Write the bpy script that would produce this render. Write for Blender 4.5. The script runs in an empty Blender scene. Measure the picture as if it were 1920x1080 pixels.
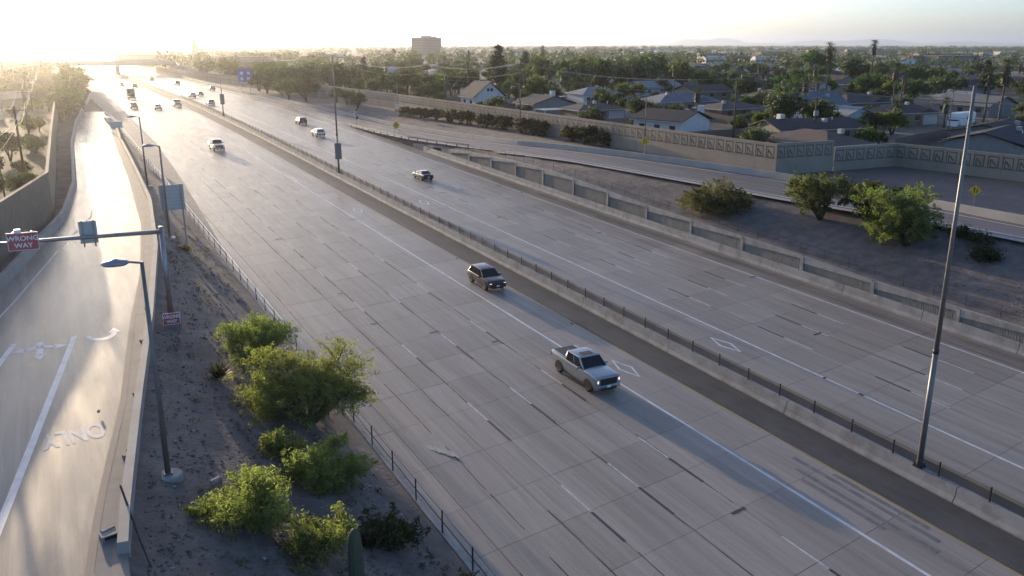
import bpy, math, random
import numpy as np
from mathutils import Vector, Matrix

# ------------------------------------------------------------------ camera, sky, sun, exposure
S = bpy.context.scene
COL = S.collection
R = math.radians
PI = math.pi
cam_d = bpy.data.cameras.new('camera')
cam_d.sensor_width = 36.0
cam_d.lens = 29.76
cam_d.clip_start = 0.5
cam_d.clip_end = 40000
cam = bpy.data.objects.new('camera', cam_d)
COL.objects.link(cam)
cam.location = (0, 0, 24)
cam.rotation_euler = (R(90 - 16.06), 0, R(-28.5))
S.camera = cam

SUN_EL, SUN_AZ = 6.9, -4.0          # azimuth measured from +Y towards +X
world = bpy.data.worlds.new('World')
S.world = world
world.use_nodes = True
wn = world.node_tree.nodes
wl = world.node_tree.links
bg = wn['Background']
sky = wn.new('ShaderNodeTexSky')
sky.sky_type = 'NISHITA'
sky.sun_disc = False
sky.sun_elevation = R(SUN_EL)
sky.sun_rotation = R(SUN_AZ)
sky.altitude = 350
sky.air_density = 0.6
sky.dust_density = 2.2
sky.ozone_density = 3.0
wl.new(sky.outputs['Color'], bg.inputs['Color'])
bg.inputs['Strength'].default_value = 0.15

sun_d = bpy.data.lights.new('sun', 'SUN')
sun_d.energy = 2.5
sun_d.angle = R(0.5)
sun_d.color = (1.0, 0.86, 0.66)
sun = bpy.data.objects.new('sun', sun_d)
COL.objects.link(sun)
sv = Vector((math.sin(R(SUN_AZ)) * math.cos(R(SUN_EL)), math.cos(R(SUN_AZ)) * math.cos(R(SUN_EL)), math.sin(R(SUN_EL))))
sun.rotation_euler = sv.to_track_quat('Z', 'Y').to_euler()
sun.location = (-100, 400, 120)

S.render.engine = 'CYCLES'
S.view_settings.view_transform = 'Standard'
S.view_settings.look = 'None'
S.view_settings.exposure = 1.5
S.view_settings.gamma = 1.0
S.view_settings.use_white_balance = True          # the camera's own white balance, set for open shade
S.view_settings.white_balance_temperature = 7700
S.view_settings.white_balance_tint = 14
S.view_settings.use_curve_mapping = False
S.cycles.use_denoising = True
try:
    S.cycles.denoiser = 'OPENIMAGEDENOISE'
    S.cycles.denoising_input_passes = 'RGB_ALBEDO_NORMAL'
except Exception:
    pass
S.cycles.max_bounces = 6
S.cycles.diffuse_bounces = 3
S.cycles.glossy_bounces = 3
S.cycles.transmission_bounces = 4
S.cycles.volume_bounces = 1
S.cycles.transparent_max_bounces = 12
S.cycles.sample_clamp_indirect = 6.0

RNG = random.Random(7)
NR = np.random.default_rng(11)
G = 7.0            # level of the ground beside the freeway
ZL = 6.0           # level of the exit ramp


def road_z(y):
    a = 6.8e-5
    ye = 150 + 0.023 / (2 * a)
    if y <= 150:
        return 0.027 * y
    return 0.027 * y - a * (min(y, ye) - 150) ** 2 - 0.023 * max(y - ye, 0)


def interp(pts, y):
    """piecewise linear through (y, value) pairs sorted by y"""
    return float(np.interp(y, [p[0] for p in pts], [p[1] for p in pts]))


# ------------------------------------------------------------------ materials
MATS = {}


def nodes_of(m):
    return m.node_tree.nodes, m.node_tree.links


def pm(name, col, rough=0.8, var=0.15, scale=2.0, bump=0.0, bscale=20.0, metal=0.0, spec=0.4, rnd=0.0,
       dirt=None, dscale=0.4, damt=0.5, stretch=(1, 1, 1), coords='world', coat=0.0, emit=None):
    """procedural principled material: two noise octaves of colour, optional dirt patches, bump and per-object variation"""
    if name in MATS:
        return MATS[name]
    m = bpy.data.materials.new(name)
    m.use_nodes = True
    n, l = nodes_of(m)
    b = n['Principled BSDF']
    b.inputs['Roughness'].default_value = rough
    b.inputs['Metallic'].default_value = metal
    b.inputs['Specular IOR Level'].default_value = spec
    if coat:
        b.inputs['Coat Weight'].default_value = coat
        b.inputs['Coat Roughness'].default_value = 0.08
    if coords == 'world':
        src = n.new('ShaderNodeNewGeometry').outputs['Position']
    else:
        src = n.new('ShaderNodeTexCoord').outputs['Object']
    mp = n.new('ShaderNodeMapping')
    mp.inputs['Scale'].default_value = stretch
    l.new(src, mp.inputs['Vector'])
    nz = n.new('ShaderNodeTexNoise')
    nz.inputs['Scale'].default_value = scale
    nz.inputs['Detail'].default_value = 6
    nz.inputs['Roughness'].default_value = 0.65
    l.new(mp.outputs[0], nz.inputs['Vector'])
    cr = n.new('ShaderNodeValToRGB')
    cr.color_ramp.elements[0].position = 0.28
    cr.color_ramp.elements[1].position = 0.72
    cr.color_ramp.elements[0].color = [max(0, c * (1 - var)) for c in col[:3]] + [1]
    cr.color_ramp.elements[1].color = [min(1, c * (1 + var)) for c in col[:3]] + [1]
    l.new(nz.outputs['Fac'], cr.inputs[0])
    out = cr.outputs[0]
    if dirt is not None:
        dz = n.new('ShaderNodeTexNoise')
        dz.inputs['Scale'].default_value = dscale
        dz.inputs['Detail'].default_value = 8
        dz.inputs['Roughness'].default_value = 0.7
        l.new(src, dz.inputs['Vector'])
        dr = n.new('ShaderNodeValToRGB')
        dr.color_ramp.elements[0].position = 0.45
        dr.color_ramp.elements[1].position = 0.7
        dr.color_ramp.elements[0].color = (0, 0, 0, 1)
        dr.color_ramp.elements[1].color = (damt, damt, damt, 1)
        l.new(dz.outputs['Fac'], dr.inputs[0])
        mx = n.new('ShaderNodeMixRGB')
        l.new(dr.outputs[0], mx.inputs[0])
        l.new(out, mx.inputs[1])
        mx.inputs[2].default_value = list(dirt) + [1]
        out = mx.outputs[0]
    if rnd:
        oi = n.new('ShaderNodeObjectInfo')
        mr = n.new('ShaderNodeMapRange')
        mr.inputs['To Min'].default_value = 1 - rnd
        mr.inputs['To Max'].default_value = 1 + rnd
        l.new(oi.outputs['Random'], mr.inputs['Value'])
        hs = n.new('ShaderNodeHueSaturation')
        l.new(mr.outputs[0], hs.inputs['Value'])
        l.new(out, hs.inputs['Color'])
        out = hs.outputs[0]
    l.new(out, b.inputs['Base Color'])
    if bump:
        bz = n.new('ShaderNodeTexNoise')
        bz.inputs['Scale'].default_value = bscale
        bz.inputs['Detail'].default_value = 5
        l.new(mp.outputs[0], bz.inputs['Vector'])
        bp = n.new('ShaderNodeBump')
        bp.inputs['Strength'].default_value = 1.0
        bp.inputs['Distance'].default_value = bump
        l.new(bz.outputs['Fac'], bp.inputs['Height'])
        l.new(bp.outputs[0], b.inputs['Normal'])
    if emit:
        b.inputs['Emission Color'].default_value = list(emit[:3]) + [1]
        b.inputs['Emission Strength'].default_value = emit[3]
    MATS[name] = m
    return m


def leaf_mat(name, col, var=0.35, trans=0.45, scale=1.2, rnd=0.18):
    if name in MATS:
        return MATS[name]
    m = bpy.data.materials.new(name)
    m.use_nodes = True
    n, l = nodes_of(m)
    b = n['Principled BSDF']
    b.inputs['Roughness'].default_value = 0.6
    b.inputs['Specular IOR Level'].default_value = 0.25
    tc = n.new('ShaderNodeNewGeometry')
    nz = n.new('ShaderNodeTexNoise')
    nz.inputs['Scale'].default_value = scale
    nz.inputs['Detail'].default_value = 4
    l.new(tc.outputs['Position'], nz.inputs['Vector'])
    cr = n.new('ShaderNodeValToRGB')
    cr.color_ramp.elements[0].position = 0.3
    cr.color_ramp.elements[1].position = 0.7
    cr.color_ramp.elements[0].color = [c * (1 - var) for c in col] + [1]
    cr.color_ramp.elements[1].color = [min(1, c * (1 + var)) for c in col] + [1]
    l.new(nz.outputs['Fac'], cr.inputs[0])
    oi = n.new('ShaderNodeObjectInfo')
    mr = n.new('ShaderNodeMapRange')
    mr.inputs['To Min'].default_value = 1 - rnd
    mr.inputs['To Max'].default_value = 1 + rnd
    l.new(oi.outputs['Random'], mr.inputs['Value'])
    hs = n.new('ShaderNodeHueSaturation')
    l.new(mr.outputs[0], hs.inputs['Value'])
    mr2 = n.new('ShaderNodeMapRange')
    mr2.inputs['To Min'].default_value = 0.475
    mr2.inputs['To Max'].default_value = 0.525
    l.new(oi.outputs['Random'], mr2.inputs['Value'])
    l.new(mr2.outputs[0], hs.inputs['Hue'])
    l.new(cr.outputs[0], hs.inputs['Color'])
    l.new(hs.outputs[0], b.inputs['Base Color'])
    tr = n.new('ShaderNodeBsdfTranslucent')
    g = n.new('ShaderNodeMixRGB')
    g.blend_type = 'MULTIPLY'
    g.inputs[0].default_value = 1
    l.new(hs.outputs[0], g.inputs[1])
    g.inputs[2].default_value = (1.35, 1.6, 0.85, 1)
    l.new(g.outputs[0], tr.inputs['Color'])
    mx = n.new('ShaderNodeMixShader')
    mx.inputs[0].default_value = trans
    l.new(b.outputs[0], mx.inputs[1])
    l.new(tr.outputs[0], mx.inputs[2])
    l.new(mx.outputs[0], n['Material Output'].inputs['Surface'])
    MATS[name] = m
    return m


def pavement(name, col, lane0, lanew, streak=0.21, rnd=0.09, rough=0.66, joints=False, jx=(), spec=0.12, coat=0.15, band=None):
    """worn concrete pavement: rubber darkened lane centres, long streaks, stains and speckle, all in world space"""
    m = bpy.data.materials.new(name)
    m.use_nodes = True
    n, l = nodes_of(m)
    b = n['Principled BSDF']
    b.inputs['Specular IOR Level'].default_value = spec
    b.inputs['Coat Weight'].default_value = coat
    pos = n.new('ShaderNodeNewGeometry').outputs['Position']
    sx = n.new('ShaderNodeSeparateXYZ')
    l.new(pos, sx.inputs[0])

    def math_(op, a, bb=None, c=None):
        k = n.new('ShaderNodeMath')
        k.operation = op
        for i, v in enumerate((a, bb, c)):
            if v is None:
                continue
            if isinstance(v, (int, float)):
                k.inputs[i].default_value = v
            else:
                l.new(v, k.inputs[i])
        return k.outputs[0]

    def noise(scale, st=(1, 1, 1), detail=6, rgh=0.6):
        mp = n.new('ShaderNodeMapping')
        mp.inputs['Scale'].default_value = st
        l.new(pos, mp.inputs[0])
        z = n.new('ShaderNodeTexNoise')
        z.inputs['Scale'].default_value = scale
        z.inputs['Detail'].default_value = detail
        z.inputs['Roughness'].default_value = rgh
        l.new(mp.outputs[0], z.inputs['Vector'])
        return z.outputs['Fac']

    def rng(v, a0, a1, b0, b1):
        k = n.new('ShaderNodeMapRange')
        for i, q in zip(('From Min', 'From Max', 'To Min', 'To Max'), (a0, a1, b0, b1)):
            k.inputs[i].default_value = q
        l.new(v, k.inputs['Value'])
        return k.outputs[0]

    u = math_('DIVIDE', math_('SUBTRACT', sx.outputs[0], lane0), lanew)
    fr = math_('FRACT', u)
    cen = math_('ABSOLUTE', math_('SUBTRACT', fr, 0.5))           # 0 in the lane centre, .5 at its edges
    oil = rng(cen, 0.02, 0.2, 1.0, 0.0)
    oil = math_('MULTIPLY', oil, rng(noise(0.35, (1, 0.12, 1)), 0.35, 0.7, 0.1, 1.0))
    wheel = rng(math_('ABSOLUTE', math_('SUBTRACT', cen, 0.25)), 0.0, 0.12, 1.0, 0.0)
    wheel = math_('MULTIPLY', wheel, rng(noise(0.6, (1.2, 0.05, 1)), 0.35, 0.7, 0.0, 0.7))
    st = rng(noise(2.6, (1, 0.02, 1), 8, 0.7), 0.3, 0.75, 1.0 + streak * 0.6, 1.0 - streak)
    big = rng(noise(0.11, (1, 0.4, 1), 6), 0.3, 0.7, 0.90, 1.10)
    fine = rng(noise(9.0, (1, 1, 1), 8, 0.75), 0.25, 0.75, 0.90, 1.10)
    spots = rng(noise(0.9, (1, 0.7, 1), 10, 0.7), 0.66, 0.74, 1.0, 0.80)
    k = math_('MULTIPLY', st, big)
    k = math_('MULTIPLY', k, fine)
    k = math_('MULTIPLY', k, spots)
    k = math_('MULTIPLY', k, rng(noise(8.0, (1, 0.010, 1), 4, 0.6), 0.55, 0.68, 1.0, 0.84))
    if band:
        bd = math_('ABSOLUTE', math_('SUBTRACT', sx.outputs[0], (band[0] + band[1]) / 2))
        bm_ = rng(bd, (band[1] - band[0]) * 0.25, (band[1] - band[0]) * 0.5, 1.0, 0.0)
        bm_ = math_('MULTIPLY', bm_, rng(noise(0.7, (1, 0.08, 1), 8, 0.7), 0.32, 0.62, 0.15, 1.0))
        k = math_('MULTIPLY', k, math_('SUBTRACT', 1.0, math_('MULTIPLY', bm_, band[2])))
    k = math_('MULTIPLY', k, math_('SUBTRACT', 1.0, math_('MULTIPLY', oil, 0.24)))
    k = math_('MULTIPLY', k, math_('SUBTRACT', 1.0, math_('MULTIPLY', wheel, 0.18)))
    if rnd:
        oi = n.new('ShaderNodeObjectInfo')
        k = math_('MULTIPLY', k, rng(oi.outputs['Random'], 0, 1, 1 - rnd, 1 + rnd))
    if joints:
        yy = math_('SUBTRACT', sx.outputs[1], math_('MULTIPLY', sx.outputs[0], 0.14))
        jf = math_('ABSOLUTE', math_('SUBTRACT', math_('FRACT', math_('DIVIDE', yy, 4.6)), 0.5))
        k = math_('MULTIPLY', k, rng(jf, 0.485, 0.495, 1.0, 0.62))
        for x in jx:
            jj = math_('ABSOLUTE', math_('SUBTRACT', sx.outputs[0], x))
            k = math_('MULTIPLY', k, rng(jj, 0.03, 0.06, 0.62, 1.0))
    vm = n.new('ShaderNodeVectorMath')
    vm.operation = 'SCALE'
    vm.inputs[0].default_value = col
    l.new(k, vm.inputs['Scale'])
    l.new(vm.outputs[0], b.inputs['Base Color'])
    l.new(rng(noise(1.3, (1, 0.15, 1)), 0.3, 0.7, rough - 0.07, rough + 0.12), b.inputs['Roughness'])
    l.new(rng(noise(1.1, (1, 0.1, 1)), 0.3, 0.7, 0.23, 0.32), b.inputs['Coat Roughness'])
    bp = n.new('ShaderNodeBump')
    bp.inputs['Distance'].default_value = 0.0012
    l.new(noise(40, (1, 1, 1), 4), bp.inputs['Height'])
    l.new(bp.outputs[0], b.inputs['Normal'])
    return m


M = {}
M['wb_slab'] = pavement('wb_slab', (0.345, 0.295, 0.25), 22.05, 3.62)
M['wb_far'] = pavement('wb_far', (0.345, 0.295, 0.25), 22.05, 3.62, rnd=0, joints=True, jx=(16.3, 20.1, 22.05, 25.7, 29.2, 32.9))
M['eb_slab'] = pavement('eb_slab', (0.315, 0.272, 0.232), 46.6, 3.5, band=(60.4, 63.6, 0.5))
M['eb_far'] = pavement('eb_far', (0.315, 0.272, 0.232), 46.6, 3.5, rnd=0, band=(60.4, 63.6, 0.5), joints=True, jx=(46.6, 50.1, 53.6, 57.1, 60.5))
M['ramp_conc'] = pavement('ramp_conc', (0.25, 0.225, 0.20), -0.17, 3.4, streak=0.24, rnd=0, rough=0.7, spec=0.12, coat=0.2)
M['ramp_asph'] = pavement('ramp_asph', (0.15, 0.14, 0.14), 73, 4, streak=0.2, rnd=0, rough=0.82, spec=0.15, coat=0.12)
M['joint'] = pm('joint_sealant', (0.035, 0.033, 0.032), 0.8, 0.3)
M['asphalt'] = pm('shoulder_asphalt', (0.066, 0.063, 0.061), 0.75, 0.3, 1.5, bump=0.006, bscale=60, dirt=(0.13, 0.115, 0.10), dscale=0.25, damt=0.45, stretch=(1, 0.25, 1))
M['street'] = pm('street_asphalt', (0.10, 0.095, 0.095), 0.8, 0.2, 0.6)
M['white_paint'] = pm('white_paint', (0.66, 0.66, 0.66), 0.55, 0.12, 3, dirt=(0.30, 0.29, 0.28), dscale=1.5, damt=0.75)
M['worn_paint'] = pm('worn_white_paint', (0.56, 0.55, 0.54), 0.6, 0.1, 3, dirt=(0.28, 0.27, 0.26), dscale=2.2, damt=0.95)
M['black_paint'] = pm('black_contrast_paint', (0.03, 0.03, 0.03), 0.6, 0.3, 4, dirt=(0.10, 0.095, 0.09), dscale=2.0, damt=0.5)
M['yellow_paint'] = pm('yellow_paint', (0.42, 0.29, 0.09), 0.6, 0.12, 3, dirt=(0.24, 0.20, 0.15), dscale=1.0, damt=0.9)
M['concrete'] = pm('barrier_concrete', (0.30, 0.285, 0.265), 0.8, 0.14, 1.2, bump=0.004, bscale=25, dirt=(0.14, 0.12, 0.105), dscale=0.7, damt=0.8, stretch=(1, 0.4, 1))
M['parapet'] = pm('parapet_concrete', (0.34, 0.32, 0.295), 0.8, 0.12, 1.0, bump=0.004, dirt=(0.19, 0.165, 0.14), dscale=0.5, damt=0.6)
M['pink_conc'] = pm('gutter_concrete', (0.29, 0.235, 0.20), 0.8, 0.16, 0.8, dirt=(0.20, 0.17, 0.14), dscale=0.4, damt=0.7)
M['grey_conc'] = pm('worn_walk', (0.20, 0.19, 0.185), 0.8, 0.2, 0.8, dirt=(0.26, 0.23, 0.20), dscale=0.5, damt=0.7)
M['wall_tan'] = pm('sound_wall_block', (0.32, 0.262, 0.205), 0.85, 0.1, 0.7, bump=0.006, bscale=10, dirt=(0.19, 0.155, 0.12), dscale=0.35, damt=0.75, rnd=0.04)
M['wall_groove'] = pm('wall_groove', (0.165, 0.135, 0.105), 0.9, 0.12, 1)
M['wall_rib'] = pm('ribbed_panel', (0.29, 0.26, 0.22), 0.85, 0.15, 1.5, bump=0.01, bscale=12, rnd=0.05)
M['dirt'] = pm('desert_dirt', (0.165, 0.134, 0.118), 0.95, 0.42, 0.7, bump=0.05, bscale=5, dirt=(0.10, 0.082, 0.074), dscale=0.2, damt=0.7)
M['ground'] = pm('ground', (0.13, 0.108, 0.082), 0.95, 0.3, 0.12, bump=0.03, bscale=3, dirt=(0.085, 0.085, 0.05), dscale=0.03, damt=0.8)
M['scrub'] = pm('scrub_ground', (0.10, 0.092, 0.055), 0.95, 0.4, 0.25, bump=0.05, bscale=3, dirt=(0.055, 0.06, 0.03), dscale=0.12, damt=0.8)
M['lot'] = pm('dirt_lot', (0.15, 0.112, 0.10), 0.95, 0.2, 0.8, bump=0.03, bscale=6, dirt=(0.10, 0.078, 0.07), dscale=0.25, damt=0.6)
M['grass'] = pm('lawn', (0.10, 0.135, 0.035), 0.9, 0.35, 0.5, bump=0.03, bscale=12)
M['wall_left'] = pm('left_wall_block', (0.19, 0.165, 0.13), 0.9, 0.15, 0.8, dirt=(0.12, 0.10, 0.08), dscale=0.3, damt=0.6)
M['panel_grey'] = pm('panel_grey', (0.15, 0.15, 0.145), 0.6, 0.1, 2)
M['rock'] = pm('gravel', (0.16, 0.13, 0.112), 0.9, 0.4, 3, rnd=0.1)
M['rock_pale'] = pm('pale_rock', (0.36, 0.32, 0.28), 0.9, 0.2, 3)
M['galv'] = pm('galvanised_steel', (0.30, 0.30, 0.31), 0.42, 0.12, 3, metal=0.85, spec=0.5)
M['pole'] = pm('weathered_pole', (0.20, 0.19, 0.175), 0.5, 0.15, 3, metal=0.5)
M['pole_dark'] = pm('dark_steel', (0.055, 0.055, 0.058), 0.5, 0.2, 3, metal=0.6)
M['wood'] = pm('pole_timber', (0.085, 0.062, 0.045), 0.9, 0.25, 3, stretch=(4, 4, 0.5))
M['wire'] = pm('wire', (0.16, 0.155, 0.15), 0.5, 0.1, metal=0.4)
M['alu'] = pm('sign_back_aluminium', (0.42, 0.45, 0.46), 0.45, 0.08, 1.5, metal=0.6)
M['sign_red'] = pm('sign_red', (0.48, 0.065, 0.08), 0.45, 0.08, 3)
M['sign_white'] = pm('sign_white', (0.78, 0.78, 0.77), 0.5, 0.05, 3)
M['sign_yellow'] = pm('sign_yellow', (0.75, 0.42, 0.02), 0.5, 0.06, 3)
M['sign_black'] = pm('sign_black', (0.015, 0.015, 0.015), 0.5, 0.1, 3)
M['sign_blue'] = pm('sign_blue', (0.03, 0.10, 0.36), 0.5, 0.06, 3)
M['road_letter'] = pm('worn_letter_paint', (0.60, 0.59, 0.58), 0.7, 0.12, 4, dirt=(0.33, 0.30, 0.28), dscale=3.0, damt=0.7)
M['lamp_grey'] = pm('luminaire_grey', (0.28, 0.30, 0.33), 0.45, 0.06, 3, metal=0.3)
M['rubber'] = pm('rubber', (0.018, 0.018, 0.018), 0.85, 0.3, 6)
M['rim'] = pm('alloy', (0.22, 0.22, 0.23), 0.35, 0.1, 6, metal=0.9)
M['glass'] = pm('car_glass', (0.010, 0.011, 0.012), 0.06, 0.1, 2, spec=0.6)
M['trim'] = pm('black_trim', (0.02, 0.02, 0.021), 0.55, 0.2, 5)
M['chrome'] = pm('chrome', (0.5, 0.5, 0.5), 0.18, 0.05, 5, metal=1)
M['headlight'] = pm('headlight_lens', (0.8, 0.8, 0.78), 0.15, 0.05, 5, emit=(0.95, 0.97, 1.0, 0.35))
M['lens_clear'] = pm('clear_lens', (0.6, 0.6, 0.58), 0.15, 0.05, 5)
M['taillight'] = pm('taillight_lens', (0.30, 0.012, 0.012), 0.2, 0.1, 5)
M['window'] = pm('house_window', (0.035, 0.04, 0.045), 0.1, 0.2, 1, spec=0.6)
M['bark'] = pm('bark', (0.075, 0.058, 0.044), 0.9, 0.3, 5, bump=0.02, bscale=12)
M['bark_green'] = pm('green_bark', (0.10, 0.095, 0.045), 0.8, 0.3, 5)
M['palm_trunk'] = pm('palm_trunk', (0.115, 0.09, 0.068), 0.9, 0.25, 4, stretch=(1, 1, 6))
M['cactus'] = pm('cactus_skin', (0.075, 0.085, 0.05), 0.7, 0.2, 3)
M['rust'] = pm('rust_brown', (0.09, 0.06, 0.045), 0.85, 0.3, 4)


def paint(name, col, metal=0.3):
    return pm('car_paint_' + name, col, 0.32, 0.03, 1, metal=metal, spec=0.5, coat=0.6)


# ------------------------------------------------------------------ mesh helpers
class MB:
    def __init__(self):
        self.v = []
        self.f = []

    def add(self, vs, fs):
        o = len(self.v)
        self.v.extend([tuple(p) for p in vs])
        self.f.extend([tuple(i + o for i in f) for f in fs])
        return self

    def hexa(self, p):
        """p: 4 bottom points then 4 top points, both counter clockwise from above"""
        return self.add(p, [(3, 2, 1, 0), (4, 5, 6, 7), (0, 1, 5, 4), (1, 2, 6, 5), (2, 3, 7, 6), (3, 0, 4, 7)])

    def box(self, cx, cy, cz, sx, sy, sz, rz=0.0):
        a, b, c = sx / 2, sy / 2, sz / 2
        cs, sn = math.cos(rz), math.sin(rz)
        P = []
        for z in (-c, c):
            for x, y in ((-a, -b), (a, -b), (a, b), (-a, b)):
                P.append((cx + x * cs - y * sn, cy + x * sn + y * cs, cz + z))
        return self.hexa(P)

    def quad(self, *p):
        return self.add(p, [(0, 1, 2, 3)])

    def prism(self, poly, h, z0=0.0):
        """closed 2d polygon (ccw) extruded upwards"""
        k = len(poly)
        vs = [(x, y, z0) for x, y in poly] + [(x, y, z0 + h) for x, y in poly]
        fs = [tuple(reversed(range(k))), tuple(range(k, 2 * k))]
        fs += [(i, (i + 1) % k, k + (i + 1) % k, k + i) for i in range(k)]
        return self.add(vs, fs)

    def tube(self, path, r, n=8, cap=True):
        path = [Vector(p) for p in path]
        rs = r if isinstance(r, (list, tuple)) else [r] * len(path)
        rings = []
        up = Vector((0, 0, 1))
        for i, p in enumerate(path):
            d = (path[min(i + 1, len(path) - 1)] - path[max(i - 1, 0)])
            if d.length < 1e-6:
                d = Vector((0, 0, 1))
            d.normalize()
            ref = Vector((1, 0, 0)) if abs(d.z) > 0.9 else up
            a = d.cross(ref).normalized()
            b = d.cross(a).normalized()
            rings.append([p + (a * math.cos(2 * PI * k / n) + b * math.sin(2 * PI * k / n)) * rs[i] for k in range(n)])
        vs = [q for ring in rings for q in ring]
        fs = []
        for i in range(len(path) - 1):
            for k in range(n):
                fs.append((i * n + k, (i + 1) * n + k, (i + 1) * n + (k + 1) % n, i * n + (k + 1) % n))
        if cap:
            fs.append(tuple(range(n)))
            fs.append(tuple(reversed(range((len(path) - 1) * n, len(path) * n))))
        return self.add(vs, fs)

    def lathe(self, prof, n=16, cx=0, cy=0, cz=0):
        vs, fs = [], []
        for r, z in prof:
            for k in range(n):
                vs.append((cx + r * math.cos(2 * PI * k / n), cy + r * math.sin(2 * PI * k / n), cz + z))
        for i in range(len(prof) - 1):
            for k in range(n):
                fs.append((i * n + k, i * n + (k + 1) % n, (i + 1) * n + (k + 1) % n, (i + 1) * n + k))
        fs.append(tuple(reversed(range(n))))
        fs.append(tuple(range((len(prof) - 1) * n, len(prof) * n)))
        return self.add(vs, fs)

    def sweep(self, path, prof):
        """profile (side offset to the right of travel, height) swept along a 3d path, kept upright"""
        k = len(prof)
        vs, fs = [], []
        for i, p in enumerate(path):
            a = path[max(i - 1, 0)]
            b = path[min(i + 1, len(path) - 1)]
            dx, dy = b[0] - a[0], b[1] - a[1]
            L = math.hypot(dx, dy) or 1
            nx, ny = dy / L, -dx / L
            for o, h in prof:
                vs.append((p[0] + nx * o, p[1] + ny * o, p[2] + h))
        for i in range(len(path) - 1):
            for j in range(k):
                fs.append((i * k + j, (i + 1) * k + j, (i + 1) * k + (j + 1) % k, i * k + (j + 1) % k))
        fs.append(tuple(range(k)))
        fs.append(tuple(reversed(range((len(path) - 1) * k, len(path) * k))))
        return self.add(vs, fs)

    def ribbon(self, path, o0, o1, dz=0.0):
        vs, fs = [], []
        for i, p in enumerate(path):
            a = path[max(i - 1, 0)]
            b = path[min(i + 1, len(path) - 1)]
            dx, dy = b[0] - a[0], b[1] - a[1]
            L = math.hypot(dx, dy) or 1
            nx, ny = dy / L, -dx / L
            vs.append((p[0] + nx * o0, p[1] + ny * o0, p[2] + dz))
            vs.append((p[0] + nx * o1, p[1] + ny * o1, p[2] + dz))
        for i in range(len(path) - 1):
            fs.append((2 * i, 2 * i + 1, 2 * i + 3, 2 * i + 2))
        return self.add(vs, fs)

    def mesh(self, name, mat=None, smooth=False):
        me = bpy.data.meshes.new(name)
        me.from_pydata(self.v, [], self.f)
        if mat is not None:
            me.materials.append(mat)
        if smooth:
            me.polygons.foreach_set('use_smooth', [True] * len(me.polygons))
        me.update()
        return me

    def build(self, name, mat, parent=None, loc=(0, 0, 0), rz=0.0, smooth=False):
        return link(name, self.mesh(name, mat, smooth), parent, loc, rz)


def link(name, me, parent=None, loc=(0, 0, 0), rz=0.0, scale=None):
    o = bpy.data.objects.new(name, me)
    COL.objects.link(o)
    o.location = loc
    o.rotation_euler = (0, 0, rz)
    if scale is not None:
        o.scale = scale if isinstance(scale, (tuple, list)) else (scale,) * 3
    if parent is not None:
        o.parent = parent
    return o


def tag(o, label, cat, group=None):
    o['label'] = label
    o['category'] = cat
    if group:
        o['group'] = group
    return o


def thing(name, label, cat, loc=(0, 0, 0), rz=0.0, group=None):
    o = link(name, None, None, loc, rz)
    return tag(o, label, cat, group)


def struct(o):
    o['kind'] = 'structure'
    return o


def stuff(o, label=None, cat=None):
    o['kind'] = 'stuff'
    if label:
        o['label'] = label
        o['category'] = cat
    return o


def copy_tree(o, parent=None):
    c = o.copy()
    COL.objects.link(c)
    c.parent = parent
    for ch in list(o.children):
        copy_tree(ch, c)
    return c


def np_mesh(name, verts, faces, mat, smooth=False):
    """fast mesh from numpy arrays; faces (n,3) or (n,4)"""
    me = bpy.data.meshes.new(name)
    k = faces.shape[1]
    me.vertices.add(len(verts))
    me.vertices.foreach_set('co', verts.astype(np.float32).ravel())
    me.loops.add(faces.size)
    me.loops.foreach_set('vertex_index', faces.astype(np.int32).ravel())
    me.polygons.add(len(faces))
    me.polygons.foreach_set('loop_start', np.arange(0, faces.size, k, dtype=np.int32))
    me.polygons.foreach_set('loop_total', np.full(len(faces), k, dtype=np.int32))
    if smooth:
        me.polygons.foreach_set('use_smooth', np.ones(len(faces), dtype=bool))
    me.materials.append(mat)
    me.update(calc_edges=True)
    return me


def text(name, body, mat, parent, loc, size, rot=(PI / 2, 0, 0), sx=1.0, extrude=0.004, bold=0.0):
    c = bpy.data.curves.new(name, 'FONT')
    c.body = body
    c.size = size
    c.align_x = 'CENTER'
    c.align_y = 'CENTER'
    c.extrude = extrude
    c.offset = bold
    t = bpy.data.objects.new(name, c)
    COL.objects.link(t)
    bpy.context.view_layer.update()
    me = bpy.data.meshes.new_from_object(t.evaluated_get(bpy.context.evaluated_depsgraph_get()))
    bpy.data.objects.remove(t)
    bpy.data.curves.remove(c)
    me.materials.clear()
    me.materials.append(mat)
    o = bpy.data.objects.new(name, me)
    COL.objects.link(o)
    o.location = loc
    o.rotation_euler = rot
    o.scale = (sx, 1, 1)
    o.parent = parent
    return o


# ------------------------------------------------------------------ plan of the place (x across the freeway, y along it)
CURB = [(-60, -4.2), (30.6, -0.84), (35.7, -0.11), (45.3, 1.46), (60.4, 3.31), (71.9, 5.01), (94.6, 7.38), (131.6, 9.3), (181, 11.25), (222, 13.2), (260, 16.5)]
PARA = [(-60, -2.0), (30.0, 0.6), (34.1, 1.07), (44.7, 2.55), (59.6, 4.74), (81, 7.51), (107, 9.81), (131, 10.77), (181, 12.6), (218, 14.3), (400, 14.4)]
LBAR = [(-60, -34), (45, -11.5), (73.7, -4.75), (85.3, -2.61), (101.5, 0.38), (124.7, 2.25), (180, 3.84), (230, 6.4), (267, 9.6), (348, 16.0), (420, 17.0), (1300, 17)]
LEDGE = [(-60, -31), (45, -9.3), (68, -4.0), (85.5, -0.6), (101.8, 2.98), (125.6, 5.0), (180, 6.2), (230, 9.3), (267, 12.0), (348, 18.0)]
LWALL = [(-60, -40), (45, -13.6), (79.2, -5.6), (102.8, -0.6), (156, 0.6), (293, 4.0), (447, 8.0), (600, 10)]
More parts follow.
